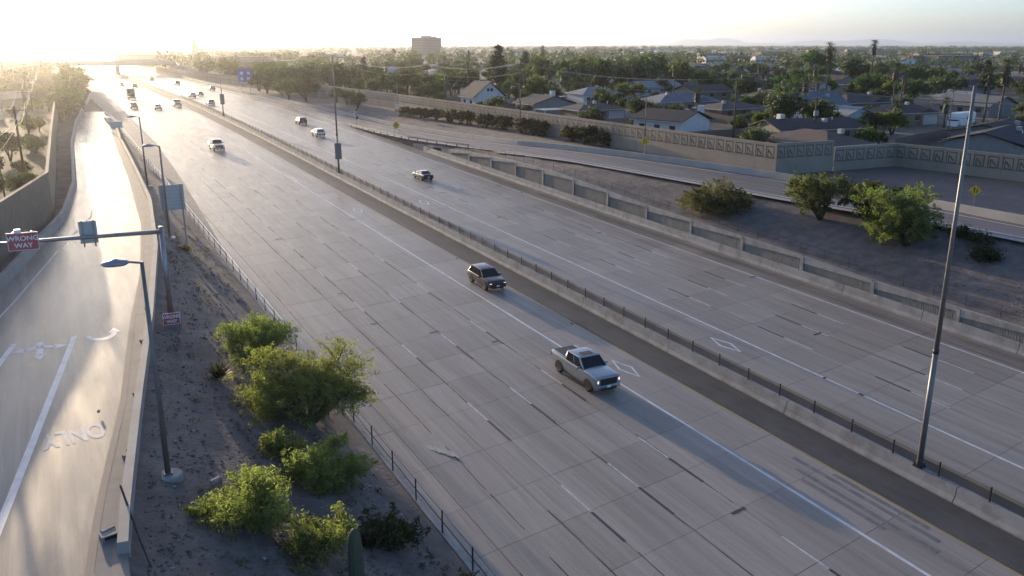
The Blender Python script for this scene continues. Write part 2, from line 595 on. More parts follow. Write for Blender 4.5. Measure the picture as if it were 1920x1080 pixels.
RIN = [(-60, 77.5), (50, 76.5), (68, 73.6), (84, 72.5), (108, 70), (125, 67), (139, 65.2), (160, 63.6), (215, 63.4), (1300, 63.4)]
ROUT = [(-60, 84), (46, 83), (73, 84.2), (86, 83.2), (106, 80), (137, 75.2), (207, 72.4), (260, 69), (330, 66), (400, 65.2), (1300, 65.2)]
RTOP = [(-60, 2.0), (35, 2.95), (41, 3.05), (50, 3.35), (58.6, 3.85), (67, 4.15), (76, 4.5), (84, 4.8), (93.5, 5.45), (105, 6.1), (118, 6.3), (135, 5.9), (150, 5.2)]
WALLX = 64.15


def ramp_z(y):
    t = min(1, max(0, (y - 105) / 110.0))
    t = t * t * (3 - 2 * t)
    return G * (1 - t) + road_z(y) * t


def left_z(y):
    t = min(1, max(0, (y - 150) / 110.0))
    t = t * t * (3 - 2 * t)
    return ZL * (1 - t) + road_z(y) * t


def height(x, y):
    if y > 480:
        base = road_z(480)
    else:
        base = None
    xo = interp(PARA, y)
    if x <= 14.52:
        lz = left_z(y) if x > -60 else (ZL if y < 300 else 6.6)
        if x < interp(LBAR, y) - 0.2:
            lz = ZL + min(1, max(0, (y - 300) / 200)) * 0.9
        if x <= xo:
            z = lz - 0.06
        else:
            t = (x - xo) / max(0.3, 14.52 - xo)
            z = (left_z(y) - 0.10) * (1 - t) + (road_z(y) + 0.18) * t + 0.25 * math.sin(PI * t) * math.sin(x * 1.7 + y * 0.33) * 0.5
    elif x < WALLX + 0.12:
        z = road_z(y) - 0.4
    else:
        xi, xq = interp(RIN, y), interp(ROUT, y)
        if x <= xi:
            if y < 150:
                t = (x - WALLX) / max(0.3, xi - WALLX)
                zt = interp(RTOP, y) - 0.15
                z = zt * (1 - t) + (ramp_z(y) - 0.12) * t + 0.12 * math.sin(PI * t) * math.sin(x * 1.3 + y * 0.5)
            else:
                z = ramp_z(y) - 0.08
        elif x <= xq + 0.3:
            z = ramp_z(y) - 0.08
        else:
            t = min(1, (x - xq - 0.3) / 4.0)
            z = (ramp_z(y) + 0.25) * (1 - t) + G * t
    if base is not None:
        t = min(1, (y - 480) / 200)
        z = z * (1 - t) + (base - 0.1) * t
    return z


def make_ground():
    xs = [-25000, -12000, -6000, -3000, -1500, -800, -400, -200, -110, -60, -40, -28]
    xs += list(np.arange(-22, 14.5, 0.9)) + [14.5, 14.55, 20, 30, 40, 50, 60, WALLX + 0.1, WALLX + 0.14]
    xs += list(np.arange(64.6, 90, 1.2)) + [93, 98, 104, 112, 130, 160, 200, 260, 400, 800, 1600, 3200, 6500, 14000, 25000]
    ys = [-400, -200, -120, -80] + list(np.arange(-60, 300, 2.5)) + list(np.arange(300, 500, 10)) + [520, 560, 620, 700, 850, 1100, 1500, 2200, 4000, 8000, 15000, 25500]
    vs = np.array([(x, y, height(x, y)) for y in ys for x in xs])
    k = len(xs)
    fs, mi = [], []
    for j in range(len(ys) - 1):
        for i in range(k - 1):
            fs.append((j * k + i, j * k + i + 1, (j + 1) * k + i + 1, (j + 1) * k + i))
            xm, ym = (xs[i] + xs[i + 1]) / 2, (ys[j] + ys[j + 1]) / 2
            if ym < 900 and -200 < xm < interp(LWALL, ym):
                mi.append(3)
            elif ym < 420 and interp(LWALL, ym) < xm < 86:
                mi.append(0)
            elif ym < 80 and 84 < xm < 108:
                mi.append(2)
            else:
                mi.append(1)
    me = np_mesh('ground', vs, np.array(fs), M['dirt'], smooth=True)
    me.materials.append(M['ground'])
    me.materials.append(M['lot'])
    me.materials.append(M['scrub'])
    me.polygons.foreach_set('material_index', mi)
    return struct(link('ground', me))


make_ground()


def yrange(a, b, step):
    k = max(1, int(round((b - a) / step)))
    return [a + (b - a) * i / k for i in range(k + 1)]


def strip(name, x0, x1, zf, ys, mat, parent=None, dz=0.0):
    f0 = x0 if callable(x0) else (lambda y: x0)
    f1 = x1 if callable(x1) else (lambda y: x1)
    vs, fs = [], []
    for i, y in enumerate(ys):
        vs.append((f0(y), y, zf(y) + dz))
        vs.append((f1(y), y, zf(y) + dz))
        if i:
            fs.append((2 * i - 2, 2 * i - 1, 2 * i + 1, 2 * i))
    mb = MB().add(vs, fs)
    return mb.build(name, mat, parent)


def strip_skew(name, x0, x1, ya, yb, step, mat, parent, dz=0.0, skew=0.14, xref=15.0):
    """carriageway sheet whose two ends follow the skewed joints"""
    vs, fs = [], []
    ys = yrange(ya, yb, step)
    for i, y in enumerate(ys):
        for x in (x0, x1):
            yy = y + skew * (x - xref)
            vs.append((x, yy, road_z(yy) + dz))
        if i:
            fs.append((2 * i - 2, 2 * i - 1, 2 * i + 1, 2 * i))
    return MB().add(vs, fs).build(name, mat, parent)


# ------------------------------------------------------------------ the two carriageways, slab by slab
SLAB_END = 135.0
slab_cache = {}


def carriageway(name, cols, mat, farmat, x_in, x_out, seed):
    rg = random.Random(seed)
    bed = strip_skew(name, cols[0] - 0.03, cols[-1] + 0.03, -60, 1000, 6, M['joint'], None, -0.035)
    struct(bed)
    ys = [13.0]
    pat = (4.0, 4.6, 5.2, 4.4)
    i = 0
    while ys[-1] < SLAB_END:
        ys.append(ys[-1] + pat[i % 4])
        i += 1
    for a, b in zip(cols[:-1], cols[1:]):
        for j in range(len(ys) - 1):
            L, w = ys[j + 1] - ys[j], b - a
            key = (round(L, 2), round(w, 2), mat.name)
            if key not in slab_cache:
                g = 0.018
                P = []
                for z in (-0.2, 0):
                    for x, y in ((-w / 2 + g, -L / 2 + 0.011), (w / 2 - g, -L / 2 + 0.011), (w / 2 - g, L / 2 - 0.011), (-w / 2 + g, L / 2 - 0.011)):
                        P.append((x, y + 0.14 * x, z))
                slab_cache[key] = MB().hexa(P).mesh('slab', mat)
            xc = (a + b) / 2
            yc = (ys[j] + ys[j + 1]) / 2 + 0.14 * (xc - 15)
            o = link('slab', slab_cache[key], bed, (xc, yc, road_z(yc) + rg.uniform(-0.003, 0.003)))
            o.rotation_euler = (math.atan(0.027), 0, 0)
    f = strip_skew('worn_pavement', cols[0], cols[-1], ys[-1] + 0.02, 1000, 5, farmat, bed)
    f2 = strip_skew('worn_pavement', cols[0], cols[-1], -60, 12.98, 6, farmat, bed)
    return bed


WB = carriageway('westbound_road', [14.9, 16.3, 20.1, 22.05, 25.7, 29.2, 32.9, 36.8], M['wb_slab'], M['wb_far'], 14.9, 36.8, 3)
EB = carriageway('eastbound_road', [42.5, 46.6, 50.1, 53.6, 57.1, 60.5, 63.75], M['eb_slab'], M['eb_far'], 42.5, 63.4, 4)
YS = yrange(-60, 150, 6) + yrange(156, 480, 6) + [600, 800, 1000]
strip('asphalt_shoulder', 36.84, 39.7, road_z, YS, M['asphalt'], WB, -0.012)
strip('asphalt_shoulder', 40.2, 42.46, road_z, YS, M['asphalt'], EB, -0.012)
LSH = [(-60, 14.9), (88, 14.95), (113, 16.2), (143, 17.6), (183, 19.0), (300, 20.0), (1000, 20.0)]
strip('shaded_shoulder', 14.9, lambda y: interp(LSH, y), road_z, yrange(89, 480, 6), M['grey_conc'], WB, 0.006)  # darker sheet over the slabs, standing in for shade along the outer edge
strip('gutter', 14.45, 14.86, road_z, YS, M['concrete'], WB, 0.0)

MK = 0.006


def mark(name, x, w, ya, yb, mat, parent, dz=MK):
    n = max(1, int((yb - ya) / 6))
    return strip(name, x - w / 2, x + w / 2, road_z, [ya + (yb - ya) * i / n for i in range(n + 1)], mat, parent, dz)


mark('lane_line', 32.9, 0.20, -40, 600, M['white_paint'], WB)
mark('edge_line', 36.72, 0.12, -40, 600, M['yellow_paint'], WB)
mark('lane_line', 46.6, 0.18, -40, 600, M['white_paint'], EB)
mark('edge_line', 60.5, 0.17, -40, 600, M['white_paint'], EB)
mark('edge_line', 42.62, 0.12, -40, 600, M['yellow_paint'], EB)
mark('edge_line', 18.25, 0.10, 100, 500, M['worn_paint'], WB)
dash_cache = {}


def dashes(parent, x, y0, sgn, far):
    """a white dash followed, in the direction of travel, by a black contrast dash"""
    for k in range(-2, far):
        y = y0 + 11.75 * k
        for nm, a, mt, w in (('white_dash', 0, M['worn_paint'], 0.12), ('black_dash', -3.0 * sgn, M['black_paint'], 0.17)):
            key = (nm, mt.name)
            if key not in dash_cache:
                dash_cache[key] = MB().box(0, 0, 0, w, 2.9, 0.006).mesh(nm, mt)
            yy = y + a
            if yy < -5 or yy > 260:
                continue
            o = link(nm, dash_cache[key], parent, (x, yy, road_z(yy) + 0.006))
            o.rotation_euler = (math.atan((road_z(yy + 1) - road_z(yy - 1)) / 2), 0, 0)


for x, y0 in ((22.05, 33.55), (25.7, 34.4), (29.2, 36.2)):
    dashes(WB, x, y0, 1, 19)
for x, y0 in ((50.1, 33.0), (53.6, 34.5), (57.1, 36.0)):
    dashes(EB, x, y0, -1, 19)


def diamond(parent, cx, cy, w, L):
    mb = MB()
    pts = [(0, L / 2), (w / 2, 0), (0, -L / 2), (-w / 2, 0)]
    inn = [(x * 0.66, y * 0.80) for x, y in pts]
    for i in range(4):
        a, b, c, d = pts[i], pts[(i + 1) % 4], inn[(i + 1) % 4], inn[i]
        mb.quad(*[(cx + p[0], cy + p[1], road_z(cy + p[1]) + 0.008) for p in (d, c, b, a)])
    return mb.build('carpool_diamond', M['white_paint'], parent)


diamond(WB, 34.85, 46.8, 1.25, 3.7)
diamond(EB, 44.75, 47.2, 1.25, 3.7)
diamond(WB, 34.85, 107, 1.25, 3.7)
diamond(EB, 44.75, 108, 1.25, 3.7)

# black patches of sealant along the joints, and skid marks on the carpool lane
rg = random.Random(21)
for k in range(28):
    wb = k % 2 == 0
    x = rg.choice((20.1, 22.05, 25.7, 29.2, 32.9, 36.5) if wb else (46.6, 50.1, 53.6, 57.1, 60.5))
    y = rg.uniform(24, 118)
    if rg.random() < 0.55:
        j = round((y - 0.14 * (x - 15) - 13) / 4.55) * 4.55 + 13 + 0.14 * (x - 15)
        o = MB().box(0, 0, 0, rg.uniform(0.5, 1.1), 0.16, 0.008, 0.14).build('sealant_patch', M['joint'], WB if wb else EB, (x - 0.3, j, road_z(j) + 0.009))
    else:
        o = MB().box(0, 0, 0, rg.uniform(0.12, 0.3), rg.uniform(0.2, 0.6), 0.008).build('sealant_patch', M['joint'], WB if wb else EB, (x, y, road_z(y) + 0.009))
# wandering sealed cracks along the lane joints
rc = random.Random(77)
for x, par, ya, yb, pr in ((20.1, WB, 18, 128, 0.85), (22.05, WB, 18, 128, 0.75), (25.7, WB, 18, 128, 0.8), (29.2, WB, 20, 128, 0.55), (32.9, WB, 22, 128, 0.3), (16.3, WB, 20, 128, 0.6), (18.2, WB, 22, 110, 0.6), (50.1, EB, 28, 128, 0.5), (53.6, EB, 28, 128, 0.5), (57.1, EB, 28, 128, 0.5), (60.5, EB, 28, 128, 0.35)):
    y = ya
    while y < yb:
        L = rc.uniform(3.5, 9)
        if rc.random() < pr:
            n = max(3, int(L / 0.7))
            vs, fs = [], []
            off = 0.0
            for i in range(n + 1):
                yy = y + L * i / n
                off = max(-0.09, min(0.09, off + rc.uniform(-0.03, 0.03)))
                w = rc.uniform(0.012, 0.038)
                vs += [(x + off - w, yy, road_z(yy) + 0.005), (x + off + w, yy, road_z(yy) + 0.005)]
                if i:
                    fs.append((2 * i - 2, 2 * i - 1, 2 * i + 1, 2 * i))
            MB().add(vs, fs).build('crack_seal', M['joint'], par)
        y += L + rc.uniform(0.2, 3)
M['skid'] = pm('skid_rubber', (0.15, 0.14, 0.135), 0.75, 0.25, 2, dirt=(0.25, 0.24, 0.23), dscale=1.3, damt=0.9, stretch=(2, 0.3, 1))
for x, a, b in ((34.3, 24.0, 29.5), (34.9, 21.5, 30.5), (35.75, 22.0, 31.5), (36.3, 23.0, 29.0)):
    strip('skid_mark', x - 0.16, x + 0.16, road_z, yrange(a, b, 2), M['skid'], WB, 0.005)
M['scraped'] = pm('scraped_paint', (0.36, 0.35, 0.34), 0.7, 0.15, 4, dirt=(0.27, 0.25, 0.235), dscale=4, damt=0.9)
# ghost of removed striping near the outer edge
for i in range(7):
    MB().box(0, 0, 0, 0.12 + 0.05 * (i % 3), 0.9 - 0.1 * (i % 2), 0.006).build('scraped_marking', M['scraped'], WB, (17.35 + 0.16 * i, 42.3 - 0.28 * i, road_z(42) + 0.012))

# ------------------------------------------------------------------ median barrier with its mesh screen
JERSEY = [(-0.40, -0.15), (0.40, -0.15), (0.40, 0.08), (0.26, 0.30), (0.17, 0.86), (-0.17, 0.86), (-0.26, 0.30), (-0.40, 0.08)]
med = thing('median_barrier', 'long sloped concrete barrier dividing the two carriageways', 'barrier', (39.95, 0, 0))
y = -36.0
while y < 470:
    L = 11.95
    pth = [(0, yy, road_z(yy)) for yy in yrange(y, y + L, 6)]
    MB().sweep(pth, [(-a, h) for a, h in JERSEY]).build('barrier_section', M['concrete'], med)
    y += 12.0

scr = thing('mesh_screen_fence', 'dark mesh screen with steel posts standing on the median barrier', 'fence', (39.95, 0, 0))
pm_post = MB().box(0, 0, 0.42, 0.07, 0.07, 0.86).mesh('post', M['pole_dark'])
SCREEN = bpy.data.materials.new('screen_mesh')
SCREEN.use_nodes = True
n_, l_ = nodes_of(SCREEN)
n_['Principled BSDF'].inputs['Base Color'].default_value = (0.03, 0.03, 0.032, 1)
n_['Principled BSDF'].inputs['Roughness'].default_value = 0.6
tb = n_.new('ShaderNodeBsdfTransparent')
ms = n_.new('ShaderNodeMixShader')
tc_ = n_.new('ShaderNodeTexCoord')
wv = n_.new('ShaderNodeTexNoise')
wv.inputs['Scale'].default_value = 1.2
wr = n_.new('ShaderNodeMapRange')
wr.inputs['To Min'].default_value = 0.36
wr.inputs['To Max'].default_value = 0.50
l_.new(tc_.outputs['Object'], wv.inputs['Vector'])
l_.new(wv.outputs['Fac'], wr.inputs['Value'])
l_.new(wr.outputs[0], ms.inputs[0])
l_.new(tb.outputs[0], ms.inputs[1])
l_.new(n_['Principled BSDF'].outputs[0], ms.inputs[2])
l_.new(ms.outputs[0], n_['Material Output'].inputs['Surface'])
y = 2.0
while y < 300:
    link('post', pm_post, scr, (0.0, y, road_z(y) + 0.85))
    y2 = y + 2.9
    MB().quad((0.05, y + 0.05, road_z(y) + 0.9), (0.05, y2 - 0.05, road_z(y2) + 0.9), (0.05, y2 - 0.05, road_z(y2) + 1.62), (0.05, y + 0.05, road_z(y) + 1.62)).build('mesh_panel', SCREEN, scr)
    y = y2

# ------------------------------------------------------------------ outer rail wall on the left of the westbound side
low = thing('curb_wall', 'low concrete curb wall under the post and cable fence beside westbound lanes', 'wall', (14.35, 0, 0))
MB().sweep([(0, yy, road_z(yy)) for yy in yrange(-40, 240, 5)], [(0.12, -0.2), (0.12, 0.28), (-0.14, 0.34), (-0.14, -0.2)]).build('curb_run', M['concrete'], low)
MB().sweep([(-0.75, yy, road_z(yy)) for yy in yrange(-40, 240, 5)], [(0.55, -0.2), (0.55, 0.27), (-0.45, 0.30), (-0.45, -0.2)]).build('maintenance_strip', M['grey_conc'], low)
fen = thing('cable_fence', 'post and rail fence along the curb wall of the westbound lanes', 'fence', (14.3, 0, 0))
pf = MB().box(0, 0, 0.62, 0.06, 0.06, 1.24).mesh('post', M['pole_dark'])
y = 20.0
while y < 236:
    link('post', pf, fen, (0, y, road_z(y) + 0.31))
    y += 3.35
for h in (1.28, 0.78):
    MB().tube([(0.0, yy, road_z(yy) + h + 0.2) for yy in yrange(64, 236, 6)], 0.05 if h > 1 else 0.04, 6).build('rail', M['galv'], fen)
    MB().tube([(0.0, yy, road_z(yy) + h + 0.2) for yy in yrange(10, 64, 6)], 0.014, 5).build('cable', M['pole_dark'], fen)

# ------------------------------------------------------------------ exit ramp on the left
RY = yrange(-60, 60, 4) + yrange(63, 262, 3)
exr = strip('exit_ramp', lambda y: interp(LBAR, y), lambda y: interp(CURB, y), left_z, RY, M['ramp_conc'], None, 0.0)
struct(exr)


def rpath(tab, ys, zf, dx=0.0, dz=0.0):
    return [(interp(tab, y) + dx, y, zf(y) + dz) for y in ys]


PY = yrange(30.5, 120, 3) + yrange(123, 226, 4)
wk = thing('ramp_parapet', 'curving concrete parapet with a wide gutter strip on the right of the exit ramp', 'wall', (0, 0, 0))
MB().sweep(rpath(PARA, PY, left_z, -0.22), [(0.20, -0.6), (0.20, 0.62), (-0.18, 0.62), (-0.22, 0.0), (-0.22, -0.6)][::-1]).build('parapet', M['parapet'], wk)
SY = yrange(-60, 30, 5) + PY[1:]
strip('curb_top', lambda y: interp(CURB, y), lambda y: interp(CURB, y) + 0.30, left_z, SY, M['pink_conc'], wk, 0.13)
MB().sweep(rpath(CURB, SY, left_z), [(0.0, 0.128), (0.04, 0.128), (0.04, -0.1), (0.0, -0.1)]).build('curb_face', M['pink_conc'], wk)
strip('gutter_strip', lambda y: interp(CURB, y) + 0.30, lambda y: interp(CURB, y) + 0.30 + (interp(PARA, y) - 0.3 - interp(CURB, y)) * 0.48, left_z, SY, M['grey_conc'], wk, 0.122)
strip('walk_strip', lambda y: interp(CURB, y) + 0.30 + (interp(PARA, y) - 0.3 - interp(CURB, y)) * 0.48, lambda y: interp(PARA, y) - 0.05, left_z, SY, M['pink_conc'], wk, 0.126)

lb = thing('ramp_barrier', 'pale low concrete barrier sweeping along the left edge of the exit ramp', 'barrier')
MB().sweep(rpath(LBAR, yrange(-40, 60, 5) + yrange(64, 350, 4), left_z), [(0.35, -0.2), (0.30, 0.25), (0.18, 0.82), (-0.18, 0.82), (-0.30, -0.2)][::-1]).build('barrier_run', M['parapet'], lb)
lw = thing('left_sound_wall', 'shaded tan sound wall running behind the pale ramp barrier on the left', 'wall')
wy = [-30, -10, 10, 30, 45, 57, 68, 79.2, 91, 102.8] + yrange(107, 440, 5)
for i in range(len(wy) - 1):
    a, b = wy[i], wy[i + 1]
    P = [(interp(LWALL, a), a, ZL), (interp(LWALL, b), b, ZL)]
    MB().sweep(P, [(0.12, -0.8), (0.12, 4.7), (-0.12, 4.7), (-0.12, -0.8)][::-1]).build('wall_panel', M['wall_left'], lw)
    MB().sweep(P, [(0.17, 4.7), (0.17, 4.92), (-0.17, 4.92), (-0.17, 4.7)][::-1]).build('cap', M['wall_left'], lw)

# ramp paint
strip('edge_line', lambda y: interp(LEDGE, y), lambda y: interp(LEDGE, y) + 0.16, left_z, yrange(-20, 60, 5) + yrange(63, 255, 3), M['worn_paint'], exr, 0.006)
for a in ((-0.17, 58.5, -3.63, 35.1), (-3.54, 58.7, -8.6, 33.0)):
    mb = MB()
    w = 0.17
    x0, y0, x1, y1 = a
    kx = (x1 - x0) * 2.2
    ky = (y1 - y0) * 2.2
    mb.quad((x0 - w, y0, ZL + 0.007), (x0 + kx - w, y0 + ky, ZL + 0.007), (x0 + kx + w, y0 + ky, ZL + 0.007), (x0 + w, y0, ZL + 0.007))
    mb.build('lane_line', M['white_paint'], exr)


def arrow_combo(cx, cy, heads):
    """pavement arrow for traffic driving towards -y: shaft plus one head per direction"""
    mb = MB()
    z = ZL + 0.008

    def q(*p):
        mb.quad(*[(cx + a, cy + b, z) for a, b in p])

    def t(*p):
        mb.add([(cx + a, cy + b, z) for a, b in p], [(0, 1, 2)])
    if 'S' in heads:
        q((-0.18, 1.6), (-0.18, -1.0), (0.18, -1.0), (0.18, 1.6))
        t((-0.38, -0.9), (0, -1.9), (0.38, -0.9))
    for s in (-1, 1):
        if ('L' if s > 0 else 'R') in heads:
            q(*[(s * 0.10, 0.85), (s * 0.10, 0.35), (s * 0.85, 0.02), (s * 0.85, 0.50)][::s])
            t(*[(s * 0.8, 0.75), (s * 0.8, -0.25), (s * 1.5, 0.25)][::s])
    return mb.build('turn_arrow', M['white_paint'], exr)


arrow_combo(-2.15, 56.7, 'SLR')
mb = MB()
prev = None
for i in range(9):                          # a curved left turn arrow
    a = PI * 0.95 * i / 8
    p, q = [(1.35 + (0.78 + e) * math.cos(a), 58.3 - (1.25 + e * 1.6) * math.sin(a), ZL + 0.008) for e in (-0.15, 0.17)]
    if prev:
        mb.quad(prev[0], p, q, prev[1])
    prev = (p, q)
mb.add([(2.5, 58.2, ZL + 0.008), (1.8, 58.2, ZL + 0.008), (2.15, 59.2, ZL + 0.008)], [(0, 1, 2)])
mb.build('turn_arrow', M['white_paint'], exr)
text('pavement_lettering', 'ONLY', M['road_letter'], exr, (-0.78, 42.6, ZL + 0.008), 2.5, rot=(0, 0, PI + 0.10), sx=0.40, extrude=0.001, bold=0.07)

# ------------------------------------------------------------------ entrance ramp on the right, its parapet and edge lines
QY = yrange(-60, 100, 5) + yrange(104, 330, 4)
enr = strip('entrance_ramp', lambda y: interp(RIN, y), lambda y: interp(ROUT, y), ramp_z, QY, M['ramp_asph'], None, 0.0)
struct(enr)
strip('edge_line', lambda y: interp(RIN, y) + 0.55, lambda y: interp(RIN, y) + 0.72, ramp_z, QY[:-20], M['white_paint'], enr, 0.006)
strip('edge_line', lambda y: interp(ROUT, y) - 1.55, lambda y: interp(ROUT, y) - 1.35, ramp_z, QY, M['white_paint'], enr, 0.006)
strip('concrete_shoulder', lambda y: interp(RIN, y) - 1.1, lambda y: interp(RIN, y) - 0.02, lambda y: ramp_z(y), yrange(-60, 100, 5) + yrange(104, 128, 4), M['parapet'], enr, -0.02)
rp = thing('ramp_outer_parapet', 'long pale concrete parapet between the entrance ramp and the tan sound wall', 'barrier')
for i in range(len(QY) - 1):
    MB().sweep(rpath(ROUT, [QY[i], QY[i + 1]], ramp_z), [(-0.32, -0.2), (-0.22, 0.25), (-0.10, 0.84), (0.22, 0.84), (0.25, -0.4)]).build('parapet_section', M['parapet'], rp)
farb = MB().sweep(rpath(ROUT, yrange(331, 900, 20), road_z, 0.5), [(-0.3, -0.2), (-0.15, 0.9), (0.2, 0.9), (0.25, -0.2)]).build('far_edge_barrier', M['parapet'])
tag(farb, 'distant pale edge barrier of the eastbound lanes beyond the bridge', 'barrier')

# gore guardrail, dark
gr = thing('guardrail', 'dark steel guardrail in the gore between entrance ramp and eastbound lanes', 'guardrail')
gp = [(interp(RIN, y) - 0.3 - 0.9 * max(0, (150 - y) / 40.0) * (y < 150), y, ramp_z(y)) for y in yrange(136, 196, 4)]
MB().sweep([(p[0], p[1], p[2] + 0.45) for p in gp], [(-0.05, 0.0), (0.02, 0.08), (-0.05, 0.16), (0.02, 0.24), (-0.05, 0.31), (-0.09, 0.31), (-0.09, 0)]).build('beam', M['pole'], gr)
gpm = MB().box(0, 0, 0.38, 0.14, 0.16, 0.78).mesh('post', M['wood'])
for p in gp[::1]:
    link('post', gpm, gr, (p[0] + 0.06, p[1], p[2]))

# ------------------------------------------------------------------ retaining wall on the right, ribbed panels between pilasters
rb = thing('roadside_barrier', 'sloped concrete barrier at the foot of the ribbed retaining wall', 'barrier', (63.85, 0, 0))
y = -32.0
while y < 149:
    MB().sweep([(0, yy, road_z(yy)) for yy in yrange(y, y + 8.38, 4)], [(-0.28, -0.15), (-0.28, 0.08), (-0.12, 0.30), (-0.05, 0.92), (0.16, 0.92), (0.16, -0.15)]).build('barrier_section', M['concrete'], rb)
    y += 8.43
rw = thing('retaining_wall', 'ribbed concrete retaining wall below the shrub bank on the eastbound side', 'wall', (WALLX, 0, 0))
ry = yrange(-32, 150, 4)
MB().sweep([(0.32, yy, 0) for yy in ry], [(-0.02, 0), (0.1, 0)]) if False else None
vs, fs = [], []
for i, yy in enumerate(ry):
    zb, zt = road_z(yy) - 0.3, interp(RTOP, yy)
    vs += [(0.10, yy, zb), (0.10, yy, zt), (0.45, yy, zt), (0.45, yy, zb)]
    if i:
        for k in range(4):
            a, b = 4 * (i - 1) + k, 4 * (i - 1) + (k + 1) % 4
            fs.append((a, b, b + 4, a + 4))
fs += [(0, 1, 2, 3), (4 * len(ry) - 1, 4 * len(ry) - 2, 4 * len(ry) - 3, 4 * len(ry) - 4)]
MB().add(vs, fs).build('wall_face', M['wall_rib'], rw)
pil = [40.89 + 8.43 * k for k in range(-8, 12)]
for a in pil:
    if a > 146:
        continue
    zb, zt = road_z(a), interp(RTOP, a)
    MB().box(-0.02, a, (zb + zt) / 2 - 0.05, 0.22, 0.36, zt - zb + 0.1).build('pilaster', M['concrete'], rw)
    MB().box(-0.02, a, 0, 0.30, 0.05, 0.01)
    a2 = a + 8.43
    if a2 > 146:
        continue
    # pale cap band: level top of wall, bottom edge stepping per bay
    t0, t1 = interp(RTOP, a + 0.2), interp(RTOP, a2 - 0.2)
    lo0, lo1 = t0 - 0.22, t1 - 0.62
    P = [(-0.10, a + 0.2, lo0), (0.12, a + 0.2, lo0), (0.12, a2 - 0.2, lo1), (-0.10, a2 - 0.2, lo1),
         (-0.10, a + 0.2, t0 + 0.06), (0.12, a + 0.2, t0 + 0.06), (0.12, a2 - 0.2, t1 + 0.06), (-0.10, a2 - 0.2, t1 + 0.06)]
    MB().hexa(P).build('cap_band', M['concrete'], rw)
    mb = MB()
    k = 34
    for i in range(k):                       # fractured fins
        ya = a + 0.36 + (8.43 - 0.72) * i / k
        f = (ya - a) / 8.43
        zt_ = lo0 * (1 - f) + lo1 * f
        zb_ = road_z(ya) + 0.86
        dpt = 0.03 + 0.02 * rg.random()
        mb.hexa([(0.10 - dpt, ya, zb_), (0.12, ya, zb_), (0.12, ya + 0.12, zb_), (0.10 - dpt, ya + 0.12, zb_),
                 (0.10 - dpt, ya, zt_), (0.12, ya, zt_), (0.12, ya + 0.12, zt_), (0.10 - dpt, ya + 0.12, zt_)])
    mb.build('ribbed_panel', M['wall_rib'], rw)
# flared end of the wall up by the gore
MB().hexa([(0.1, 146.1, 3.6), (0.5, 146.1, 3.6), (0.5, 160, 4.1), (0.1, 160, 4.1), (0.1, 146.1, 5.6), (0.5, 146.1, 5.6), (0.5, 160, 4.95), (0.1, 160, 4.95)]).build('end_block', M['concrete'], rw)

rl = thing('slope_railing', 'thin pipe railing along the top of the retaining wall', 'railing', (WALLX + 0.9, 0, 0))
rlm = MB().tube([(0, 0, -0.2), (0, 0, 1.05)], 0.028, 6).mesh('post', M['rust'])
for yy in yrange(26, 140, 3.0):
    link('post', rlm, rl, (0, yy, interp(RTOP, yy)))
for h in (1.03, 0.55):
    MB().tube([(0, yy, interp(RTOP, yy) + h) for yy in yrange(26, 140, 3)], 0.022, 5).build('rail', M['rust'], rl)

# ------------------------------------------------------------------ tan sound wall with the meander frieze
KEY = ["1111111111000", "1000000001000", "1000000001000", "1011000001000", "1011100001000", "1010110001000",
       "1010011001000", "1010001101000", "1010000001000", "1011111111000"]


def frieze_panel(L, H, nm):
    """one precast panel, face towards -x of its local frame (local y runs along the wall)"""
    body = MB().box(0.10, 0, H / 2 - 0.4, 0.16, L, H + 0.8).mesh('wall_panel', M['wall_tan'])
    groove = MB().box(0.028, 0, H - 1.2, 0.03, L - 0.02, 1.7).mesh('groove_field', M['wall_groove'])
    mb = MB()
    fz0, fz1 = H - 1.95, H - 0.42          # frieze band
    mb.box(0.0, 0, H - 0.20, 0.14, L - 0.02, 0.40)          # plain top band
    mb.box(0.0, 0, (fz0 - 0.14 + 0.0) / 2, 0.10, L - 0.02, fz0 - 0.14)     # plain lower field
    mb.box(-0.012, 0, fz0 - 0.30, 0.09, L - 0.02, 0.09)
    rows, cols = len(KEY), len(KEY[0])
    pw = L / nm
    for m in range(nm):
        for r in range(rows):
            c = 0
            while c < cols:
                if KEY[r][c] == '0':
                    c2 = c
                    while c2 < cols and KEY[r][c2] == '0':
                        c2 += 1
                    ya = -L / 2 + pw * (m + c / cols)
                    yb = -L / 2 + pw * (m + c2 / cols)
                    zh = (fz1 - fz0) / rows
                    zt = fz1 - r * zh
                    mb.box(0.0, -(ya + yb) / 2, zt - zh / 2, 0.14, yb - ya, zh)
                    c = c2
                else:
                    c += 1
    return body, mb.mesh('frieze', M['wall_tan']), groove


sw = thing('sound_wall', 'long tan sound wall with a meander frieze between the ramp and the houses', 'wall')
SW = [(62, 560), (66, 470), (74, 380), (81, 300), (84.3, 221), (85.2, 150), (85.6, 107), (86.0, 83.6)]
SW2 = [(86.0, 83.6), (95.6, 82.6)]
SW3 = [(95.9, 82.5), (107.6, 81.7), (109.5, 63.0), (113.5, 30), (118, -8), (123, -50)]


